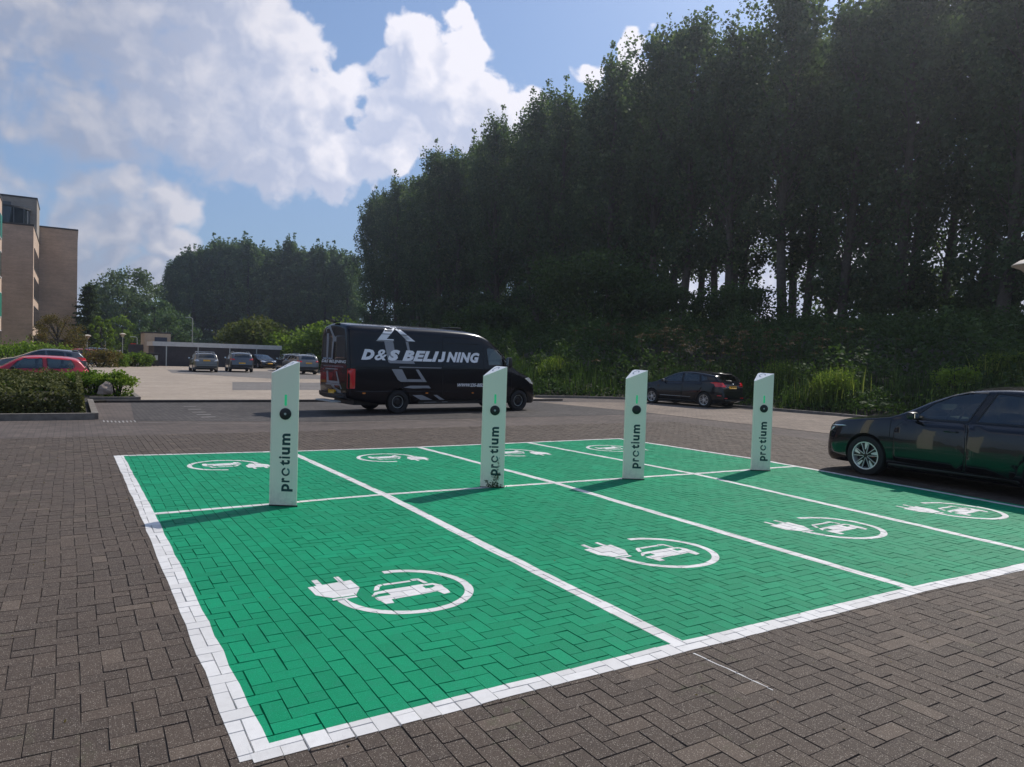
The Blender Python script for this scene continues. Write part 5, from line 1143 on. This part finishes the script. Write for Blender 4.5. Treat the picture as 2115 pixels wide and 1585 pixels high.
# ---- poplar rows on the dike crest
PP = []
MARK = [(735, 'leftmost poplar of the dark wall of trees, its edge against open sky'), (800, 'poplar straight above the silver arrow of the van'), (900, 'poplar above the middle of the van roof'), (1010, 'poplar above the front end of the van'), (1150, 'poplar in the gap between van and third post'), (1300, 'poplar straight above the third charging post'), (1430, 'thick trunked poplar above the black hatchback'), (1575, 'poplar straight above the farthest right post'), (1740, 'poplar rising between the farthest right post and the cut-off car'), (1980, 'thick poplar above the cut-off dark hatchback at the right')]
def hfill(x, y, j): PP.append((x, y, j))
rr = random.Random(5)
for row, (xr, sp_, y0) in enumerate(((53.5, 5.6, 12), (59.0, 5.4, 9.5), (64.5, 5.8, 14))):
    y = y0
    while y < 149:
        PP.append((xr+rr.gauss(0, .8), y+rr.gauss(0, .7), row)); y += sp_
LT = []
for i, (x, y, row) in enumerate(PP):
    v = Vector((x, y, 6))-CAM; u = 1057.5+FPX*v.dot(RT)/v.dot(FW)
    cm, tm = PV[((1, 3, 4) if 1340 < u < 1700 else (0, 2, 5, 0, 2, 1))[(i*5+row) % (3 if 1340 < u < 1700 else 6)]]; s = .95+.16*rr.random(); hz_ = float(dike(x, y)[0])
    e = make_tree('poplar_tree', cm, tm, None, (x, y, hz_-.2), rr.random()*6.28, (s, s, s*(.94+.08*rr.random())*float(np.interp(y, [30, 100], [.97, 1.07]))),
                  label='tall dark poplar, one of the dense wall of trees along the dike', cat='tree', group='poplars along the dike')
used = set(); allp = [o for o in COL.objects if o.get('group') == 'poplars along the dike']
for mpx, lab in MARK:
    best = None
    for o in allp:
        if o.location.x > 56 or o.name in used: continue
        v = Vector((o.location.x, o.location.y, 6))-CAM; u = 1057.5+FPX*v.dot(RT)/v.dot(FW)
        if best is None or abs(u-mpx) < best[0]: best = (abs(u-mpx), o)
    if best: used.add(best[1].name); best[1]['label'] = lab
# second wood, farther off
for i in range(34):
    t = i/33; row = i % 2; px = 352+t*375; dep = 205+row*9+rr.gauss(0, 2)
    d = RAY(px, 700); k = dep/ (d.dot(FW)); x = CAM.x+d.x*k; y = CAM.y+d.y*k; s = (.98+.12*rr.random())*np.interp(t, [0, .1, .25, .5, 1], [.80, .95, 1.08, 1.04, .98]); cm, tm = PF[i % 3]
    make_tree('poplar_tree', cm, tm, None, (x, y, 1.2), rr.random()*6.28, (s*1.12, s*1.12, s*(.95+.1*rr.random())), label='poplar in the distant wood behind the dark shed', cat='tree', group='distant poplar wood')

def round_tree(name, seed, px, wy, R_, H, n, size, m, label, z=0.0, base=.15, cl=70, cat='tree', asp=1.0, group=None, droop=0):
    p = AT(px, 720, wy); r = np.random.default_rng(seed); C = []
    e = empty(name, (p.x, wy, z), label=label, cat=cat, group=group); mb = MB()
    mb.tube([(0, 0, -.3), (.1, 0, H*.25), (0, .1, H*.55), (0, 0, H*.8)], [H*.028, H*.02, H*.012, .03], 8)
    for k in range(cl):
        a = r.random()*6.28; ph = r.random(); zz = H*(base+(1-base)*ph); env = sqrt(max(.05, 1-((ph-.42)/.60)**2)); rr_ = R_*env*(.55+.45*r.random()**.5); C.append((cos(a)*rr_, sin(a)*rr_, zz-droop*rr_/R_, (.10+.10*r.random())*R_))
        if k % 3 == 0: mb.tube([(0, 0, zz*.55), (cos(a)*rr_*.5, sin(a)*rr_*.5, zz*.8), (cos(a)*rr_, sin(a)*rr_, zz)], [.09, .05, .02], 4, False)
    mb.obj('trunk', M['barkd'], e); C = np.array(C); pick = r.integers(0, cl, n); c = C[pick]; q = r.normal(size=(n, 3)); q /= np.linalg.norm(q, axis=1)[:, None]; q *= (r.random(n)**.45)[:, None]
    link('crown', leaf_mesh('crown', c[:, :3]+q*c[:, 3:4]*np.array([1.5, 1.5, 1.5*asp]), size, m, .3, .8, seed, .3+.35*((np.sin(pick*78.233)*43758.5453) % 1)), e); return e
round_tree('willow_tree', 201, 262, 175, 8.8, 17.5, 9000, .55, M['willow'], 'broad silvery willow behind the beige shed building', 0, cl=110)
round_tree('willow_tree', 202, 232, 185, 6.5, 15.5, 6500, .55, M['willow'], 'second grey green willow, left part of the rounded far crown', 0, cl=80)
for i, px in enumerate((197, 205, 213)):
    cm, tm = PF[i]; p = AT(px, 720, 190); make_tree('poplar_tree', cm, tm, None, (p.x, 190, -.5), i*2.0, (.42, .42, .54), label='slim far poplar left of the silvery willow', cat='tree', group='slim far poplars')
round_tree('tree', 203, 318, 165, 4.5, 11.5, 5000, .45, M['popfar'], 'small dark tree filling the gap before the distant wood', 0, cl=60)
round_tree('tree', 204, 345, 150, 5.5, 8.5, 5000, .45, M['popfar'], 'low dark tree at the left foot of the distant wood', 0, cl=60, base=.02)
round_tree('tree', 205, 252, 150, 3.2, 7.0, 3000, .40, M['ygreen'], 'lighter green young tree under the willow crown', 0, cl=40, base=.05)
# conifer
e = empty('pine_tree', (AT(182, 720, 118).x, 118, 0), label='dark layered pine just right of the brick office slab', cat='tree'); r_ = np.random.default_rng(210); P = []; mb = MB(); mb.tube([(0, 0, -.2), (0, 0, 10.6)], [.25, .05], 8)
for k in range(46):
    z = 1.0+k*.21; L_ = 3.4*(1-z/11.5)**.8*(.7+.5*r_.random()); a = k*2.4; mb.tube([(0, 0, z), (cos(a)*L_, sin(a)*L_, z+.35*L_*.3)], [.05, .01], 4, False)
    t = r_.random(150)**.6; P.append(np.stack([cos(a)*L_*t+r_.normal(0, .28, 150), sin(a)*L_*t+r_.normal(0, .28, 150), z+.1*L_*t+r_.normal(0, .10, 150)], 1))
mb.obj('trunk', M['barkd'], e); link('crown', leaf_mesh('crown', np.concatenate(P), .34, M['conif'], .5, .6, 211), e)
round_tree('tree', 206, 208, 112, 1.5, 5.8, 2200, .26, M['ygreen'], 'bright lime green small tree at the right edge of the pine', 0, cl=34, base=.1)
round_tree('tree', 207, 120, 88, 2.5, 4.6, 5200, .15, M['autumn'], 'small olive brown tree before the brick office slab', 0, cl=60, base=.12)
# far woodland that closes the horizon behind everything
def wood(name, x0, x1, y0, y1, h, n, size, m, seed, zb=0):
    r = np.random.default_rng(seed); x = x0+(x1-x0)*r.random(n); y = y0+(y1-y0)*r.random(n); z = zb+h*(.75+.2*np.sin(x*.21)+.12*np.sin(x*.67+y*.3))*r.random(n)**.7; link(name, leaf_mesh(name, np.stack([x, y, z], 1), size, m, .2, .8, seed), kind='stuff')
wood('far_hedgerow', -12, 40, 205, 216, 5.5, 9000, .6, M['popfar'], 220); wood('far_hedgerow', -90, -8, 150, 160, 6, 6000, .7, M['popfar'], 221)
wood('understory', 49, 72, 10, 150, 4.8, 26000, .36, M['popl'], 222, 5.2) if False else None
x, y, d = scatter(30000, 50, 70, 55, 152, lambda x, y, d, r: (np.sin(y*.35)*np.sin(y*.12+1)+.35+np.clip((y-85)/60, 0, 1) > r.random(len(x))*1.2), 223); r_ = np.random.default_rng(224)
link('understory', leaf_mesh('understory', np.stack([x, y, dike(x, y)+3.4*r_.random(len(x))], 1), .42, M['popl'], .3, .8, 225), kind='stuff')

inb = (LITTER[:, 0] > -.1) & (LITTER[:, 0] < 10) & (LITTER[:, 1] > -.1) & (LITTER[:, 1] < 9.6) & (r_.random(len(LITTER)) < .8) if False else (LITTER[:, 0] > -.1) & (LITTER[:, 0] < 10) & (LITTER[:, 1] > -.1) & (LITTER[:, 1] < 9.6)
k_ = ~inb | (np.arange(len(LITTER)) % 7 == 0)
link('litter', leaf_mesh('litter', LITTER[k_], .020, M['autumn'], 3.5, .55, 401), kind='stuff')
# ---- planting bed on the left
def bed(name, pts, m, z=.06): mb = MB(); mb.prism(pts, -.02, z); mb.obj(name, m, kind='structure')
hx1 = G(196, 866).x; hy = G(100, 868).y
bed('bed_soil', [(-14, hy+.15), (hx1-.1, hy+.05), (hx1-.05, 21.9), (.95, 22.4), (1.0, 25.4), (-14, 25.4)], M['soil'], .07)
mb = MB()
for pa, pb in (((-14, hy+.45), (-4.5, hy+.12)), ((-4.5, hy+.12), (hx1, hy)), ((hx1, hy), (hx1, hy+5.2)), ((hx1, 22.5), (1.15, 22.5)), ((1.15, 22.5), (1.15, 25.4))):
    a, b = Vector(pa), Vector(pb); n_ = (b-a).normalized(); t_ = n_*.0; n_ = Vector((-n_.y, n_.x))*.07; mb.prism([tuple(a+n_), tuple(a-n_), tuple(b-n_), tuple(b+n_)], -.02, .15)
mb.obj('bed_kerb', M['kerb'], kind='structure')
r_ = np.random.default_rng(301); n = 30000
hx0 = -14; u = r_.random(n); v = r_.random(n); xx = hx0+(hx1-.25-hx0)*u; yy = hy+.35+4.3*v
edge = np.minimum(1, np.minimum((hx1-.12-xx)/.9, 1)); top = (.60+.42*v+.07*np.sin(xx*2.1)*np.sin(yy*1.7)+.05*np.sin(xx*5.3+yy*4))*np.clip(edge, .2, 1)**.4*np.clip((v+.04)/.22, .45, 1)**.5
zz = top*(1-.16*r_.random(n)**2)
nf = 11000; xf = hx0+(hx1-.25-hx0)*r_.random(nf); zf_ = .12+.50*r_.random(nf); yf = hy+.33+.10*r_.random(nf)+.12*np.abs(zf_-.3)
ns = 3000; ys = hy+.4+4.0*r_.random(ns); zs_ = .1+.6*r_.random(ns)*(1+.4*(ys-hy)/4); xs_ = hx1-.28+.10*r_.random(ns)-.10*zs_
e = empty('hedge', (0, 0, 0), label='low clipped brownish hedge behind the front left kerb', cat='hedge'); P = np.concatenate([np.stack([xx, yy, zz], 1), np.stack([xf, yf, zf_], 1), np.stack([xs_, ys, zs_], 1)])
link('foliage', leaf_mesh('foliage', P, .075, M['hedge'], .8, .7, 302), e)
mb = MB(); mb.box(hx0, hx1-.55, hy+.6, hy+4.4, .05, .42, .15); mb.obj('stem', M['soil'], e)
for i, (px, wy, rx, h, m, lab) in enumerate(((243, 24.0, .62, .95, M['ygreen'], 'bright green bush right of the boulder, at the corner of the lot'), (196, 25.0, .8, .85, M['hedgeg'], 'green bush left of the boulder, before the tail of the red car'), (160, 25.4, .9, .80, M['hedgeg'], 'leafy bush behind the hedge, under the rear wheel of the red car'),
        (128, 25.6, .9, .78, M['hedgeg'], 'leafy bush behind the hedge, below the door of the red car'), (84, 25.8, .9, .66, M['hedgeg'], 'low leafy bush behind the hedge, below the front door of the red car'), (28, 25.8, 1.0, .72, M['hedgeg'], 'low leafy bush behind the hedge at the left edge'), (-20, 25.6, 1.0, .76, M['hedgeg'], 'outermost leafy bush behind the hedge'))):
    shrub_at(310+i, px, 800, wy, rx, rx*.8, h, 2600, .075, m, lab, group='bushes in the left bed', z=.1, clumps=30)
# boulder
bm = bmesh.new(); bmesh.ops.create_icosphere(bm, subdivisions=4, radius=1); rs = random.Random(9)
for v in bm.verts:
    c = v.co; f = 1+.10*sin(c.x*3+1)*sin(c.y*2.4)+.05*sin(c.z*7+c.x*4)+.03*sin(c.y*11); v.co = Vector((c.x*.22*f, c.y*.20*f, max(-.1, c.z*.29*f+.06*c.x)))
p = G(215, 822); o = to_obj(bm, 'boulder', [M['rock']]); o.location = (p.x, 23.6, .27); o.data.polygons.foreach_set('use_smooth', [True]*len(o.data.polygons)); tag(o, 'pinkish standing boulder between two bushes behind the hedge', 'boulder')
# shrubs between the parked cars and the building
for i, (px, wy, rx, h, m, lab) in enumerate(((205, 66, 1.9, 1.6, M['autumn'], 'olive bush in front of the distant red and blue cars'), (232, 68, 1.5, 1.3, M['hedgeg'], 'green bush at the right end of the parked row on the left'), (252, 70, .8, 1.0, M['hedgeg'], 'small bush in the far median, left of the spindly twigs'), (284, 71, 1.5, 1.3, M['hedgeg'], 'green bush left of the dark wheelie bins'), (264, 70.5, .7, 1.1, M['autumn'], 'spindly twiggy shrub in the far median'),
        (12, 52, 3.2, 1.9, M['hedgeg'], 'wide green bush before the office, at the left edge'), (55, 60, 3.0, 1.9, M['hedgeg'], 'green bush at the foot of the brick office stair tower'), (100, 72, 2.2, 1.9, M['ygreen'], 'yellow green bush behind the grey hatchback'), (148, 88, 1.6, 2.4, M['autumn'], 'round bush at the right foot of the office slab'))):
    shrub_at(330+i, px, 745, wy, rx, rx*.8, h, 2200, .15, m, lab, group='bushes on the left of the lot', z=0, clumps=26)
bed('left_verge', [(-40, 29.8), (-.2, 29.8), (-.2, 39), (-40, 39)], M['road'], .004); bed('left_parking', [(-40, 25.5), (.35, 25.5), (.35, 90), (-40, 90)], M['road'], .002)

# ------------------------------------------------------------------ buildings
of = empty('office_building', (0, 0, 0), label='tan brick office with stair tower, glass bay and windowless end slab', cat='building')
def bx(nm, m, *a): return MB().box(*a).obj(nm, M[m], of)
zt1 = 16.2
bx('wall', 'wall', -12.0, -4.75, 103.5, 122, -.2, zt1); bx('coping', 'coping', -12.0, -4.68, 103.42, 122, zt1+.003, zt1+.22)
bx('wall', 'wall', -14.0, -.02, 122.003, 140, -.2, 18.7); bx('coping', 'coping', -14, .05, 121.93, 140, 18.703, 18.92)
bx('wall', 'wall2', -22, -4.76, 113.0, 121.9, 14.0, 21.1); bx('coping', 'coping', -22, -4.69, 112.93, 121.9, 21.103, 21.3)
bx('wall', 'wall', -30, -7.35, 70, 95, -.2, 17.4); bx('coping', 'coping', -30, -7.28, 69.9, 95.1, 17.403, 17.6)
# windows of the stair tower side (facing +x)
for k, (z0, z1) in enumerate(((.3, 2.9), (4.0, 6.6), (7.6, 10.2), (11.2, 13.8))):
    f = bx('window', 'fgrey', -4.80, -4.69, 105.5, 120.5, z0, z1)
    for q in range(8): w = MB().box(-4.72, -4.655, 105.7+q*1.86, 107.4+q*1.86, z0+.12, z1-.12).obj('pane', M['winb'], f)
for k, (z0, z1) in enumerate(((1.0, 3.1), (4.7, 7.2), (9.0, 11.6), (13.2, 15.6))):
    f = bx('window', 'frame', -7.39, -7.26, 84, 94, z0-.12, z1+.12)
    for q in range(4): MB().box(-7.3, -7.23, 84.2+q*2.45, 86.4+q*2.45, z0, z1).obj('pane', M['fgreen' if (q+k) % 2 == 0 else 'winb'], f)
MB().box(-8.6, -7.6, 112.94, 113.05, 19.4, 20.4).obj('window', M['fgrey'], of); MB().box(-13.6, -11.4, 112.94, 113.05, 18.8, 21.6).obj('window', M['fgrey'], of)
# curved glass bay
pr = [(-8.9+3.4*cos(radians(a)), 113+2.6*sin(radians(a))) for a in range(180, 361, 12)]
mb = MB(); mb.prism(pr, zt1-.4, 19.4); mb.obj('glass_bay', M['winb'], of, smooth=True); mb = MB(); mb.prism([(x*1.0+(x+8.9)*.03, y-.06) for x, y in pr], 19.4, 19.6); mb.obj('bay_roof', M['coping'], of)
for a in range(180, 361, 24): x, y = -8.9+3.42*cos(radians(a)), 113+2.62*sin(radians(a)); MB().box(x-.05, x+.05, y-.05, y+.05, zt1-.4, 19.4).obj('bay_mullion', M['fgrey'], of)
mb = MB(); mb.tube([(-8.9+3.9*cos(radians(a)), 113+3.1*sin(radians(a)), zt1+.95) for a in range(180, 361, 10)], .05, 5); mb.obj('railing', M['frame'], of)
MB().box(-14, -.9, 121.9, 122.0, .0, 2.6).obj('dark_entrance', M['coping'], of)
# shed
sx0, sx1, sy = AT(318, 740, 76).x, AT(578, 740, 76).x, 76
sh = empty('garage_row', (0, 0, 0), label='long low shed clad in dark vertical slats with pale fascia', cat='shed')
mb = MB(); mb.box(sx0, sx1, sy, sy+6, 0, 1.98)
mb.obj('wall', M['slat'], sh)
mb = MB(); k = sx0+.02
while k < sx1-.1: mb.box(k, k+.13, sy-.045, sy+.002, .05, 1.96); k += .20
mb.obj('slat_cladding', M['slat'], sh); MB().box(sx0-.15, sx1+.15, sy-.15, sy+6.2, 1.984, 2.42).obj('fascia', M['fascia'], sh)
for f in (.09, .33, .58, .80): x = sx0+(sx1-sx0)*f; MB().box(x-.05, x+.05, sy-.08, sy-.047, 0, 1.98).obj('post', M['steel'], sh)
x0, x1 = AT(298, 730, 84).x, AT(352, 730, 84).x
bh = empty('utility_building', (0, 0, 0), label='small beige flat-roofed block with dark blue door behind the slatted shed', cat='building'); MB().box(x0, x1, 84, 89, -.1, 3.35).obj('wall', M['shed'], bh); MB().box(x0-.06, x1+.06, 83.94, 89.06, 3.353, 3.5).obj('roof', M['coping'], bh)
MB().box(x0+(x1-x0)*.38, x0+(x1-x0)*.86, 83.93, 84.02, .0, 2.95).obj('door', M['blue'], bh)
MB().box(x0-1.5, x0-.05, 84.6, 84.8, 0, 2.1).obj('wooden_screen', M['slat'], label='brown timber screen left of the beige block', cat='fence')
# bins
def wbin():
    e = empty('wheelie_bin', (0, 0, 0)); mb = MB(); V = []
    for z, w, d in ((.12, .26, .30), (1.05, .33, .38)): V += [(-w, -d, z), (w, -d, z), (w, d, z), (-w, d, z)]
    mb.add(V, [(0, 3, 2, 1), (4, 5, 6, 7), (0, 1, 5, 4), (1, 2, 6, 5), (2, 3, 7, 6), (3, 0, 4, 7)]); mb.obj('body', M['bin'], e)
    mb = MB(); mb.box(-.36, .36, -.42, .42, 1.053, 1.13, .025); mb.obj('lid', M['bin'], e)
    for s in (-1, 1): mb = MB(); mb.lathe([(0, -.03), (.10, -.03), (.10, .03), (0, .03)], 12, 'Y', (s*.28, .30, .10)); mb.obj('wheel', M['tyre'], e)
    mb = MB(); mb.box(-.10, .14, -.425, -.41, .55, .95); o = mb.obj('notice', M['paper'], e); return e
w0 = wbin(); by = 73.5
for i, px in enumerate((302, 311, 320)):
    o = w0 if i == 0 else copy_tree(w0); p = AT(px, 745, by-.6*i*0); o.location = (p.x, by, 0.0); o.rotation_euler = (0, 0, .1*i-.1); o.scale = (1.1, 1.1, 1.12)
    tag(o, ('leftmost dark wheelie bin beside the shed corner', 'dark wheelie bin in the middle of the three by the shed', 'dark wheelie bin touching the shed wall')[i], 'bin', 'bins beside the shed')
# ------------------------------------------------------------------ lamps and signs
def lamp(px, wy, h, kind, label, z=0.0, grp='lamp posts'):
    p = AT(px, 720, wy); e = empty('street_lamp', (p.x, wy, z), label=label, cat='street lamp', group=grp); mb = MB(); mb.tube([(0, 0, 0), (0, 0, 1), (0, 0, h)], [.075, .065, .05], 8); mb.obj('pole', M['steel'], e)
    mb = MB()
    if kind == 'arm': mb.tube([(0, 0, h-.05), (-.12, 0, h+.08), (-.3, 0, h+.12)], .035, 6); mb.box(-.85, -.28, -.11, .11, h+.08, h+.17, .03)
    else: mb.lathe([(0, h-.05), (.10, h-.02), (.30, h+.32), (.42, h+.36), (.42, h+.40), (.2, h+.52), (0, h+.56)], 20)
    mb.obj('lamp_head', M['steel'] if kind == 'arm' else M['lampb'], e, smooth=True); return e
lamp(397, 95, 5.6, 'arm', 'thin grey lamp post rising behind the slatted shed')
lamp(180, 98, 2.6, 'bowl', 'short bowl lamp post near the pine, left of the far road')
lamp(253, 112, 3.2, 'bowl', 'bowl lamp post in the middle of the far road end'); lamp(217, 116, 3.4, 'arm', 'arm lamp post before the far willow trees'); lamp(283, 108, 3.1, 'arm', 'arm lamp post left of the beige block, by the sign')
# big lamp bowl entering at the right edge
p = CAM+RAY(2146, 550)*15.0; e = empty('street_lamp', (p.x, p.y, 0), label='pale bowl lamp head cut by the right edge of the picture', cat='street lamp', group='lamp posts'); h = p.z
mb = MB(); mb.tube([(0, 0, 0), (0, 0, h-.35)], [.07, .05], 12); mb.obj('pole', M['steel'], e, smooth=True); mb = MB(); mb.lathe([(0, h-.35), (.08, h-.34), (.14, h-.22), (.32, h-.06), (.46, h), (.475, h+.01)], 32); mb.obj('lamp_bowl', M['lampb'], e, smooth=True)
mb = MB(); mb.lathe([(.48, h+.005), (.485, h+.02), (.34, h+.12), (.1, h+.15), (0, h+.16)], 32); mb.obj('lamp_cover', M['lampb'], e, smooth=True)
p = AT(275, 717, 100); e = empty('road_sign', (p.x, 100, 0), label='small red and white sign before the far trees', cat='sign'); MB().box(-.03, .03, 0, .05, 0, 2.3).obj('post', M['steel'], e); MB().box(-.3, .3, -.03, -.003, 1.75, 2.3).obj('panel', M['signr'], e); MB().box(-.25, .25, -.03, -.003, 1.4, 1.72).obj('sub_panel', M['frame'], e)
p0, p1 = AT(214, 722, 125), AT(250, 722, 125); e = empty('barrier', (0, 0, 0), label='pale horizontal barrier rail across the far road', cat='barrier'); MB().box(p0.x, p1.x, 125, 125.08, 1.15, 1.3).obj('rail', M['frame'], e)
for x in (p0.x+.2, p1.x-.2): MB().box(x-.06, x+.06, 125.083, 125.2, 0, 1.3).obj('post', M['steel'], e)

# ------------------------------------------------------------------ air
vm = bpy.data.materials.new('air'); vm.use_nodes = True; vm.node_tree.nodes.clear(); q = NT(vm.node_tree)
pv = q.n('ShaderNodeVolumePrincipled', i={'Color': (.82, .88, 1, 1), 'Density': .0005, 'Anisotropy': .74}); vo = q.n('ShaderNodeOutputMaterial'); vm.node_tree.links.new(pv.outputs[0], vo.inputs['Volume'])
MB().box(-70, 110, -30, 270, -1.2, 60).obj('haze', vm, kind='stuff')
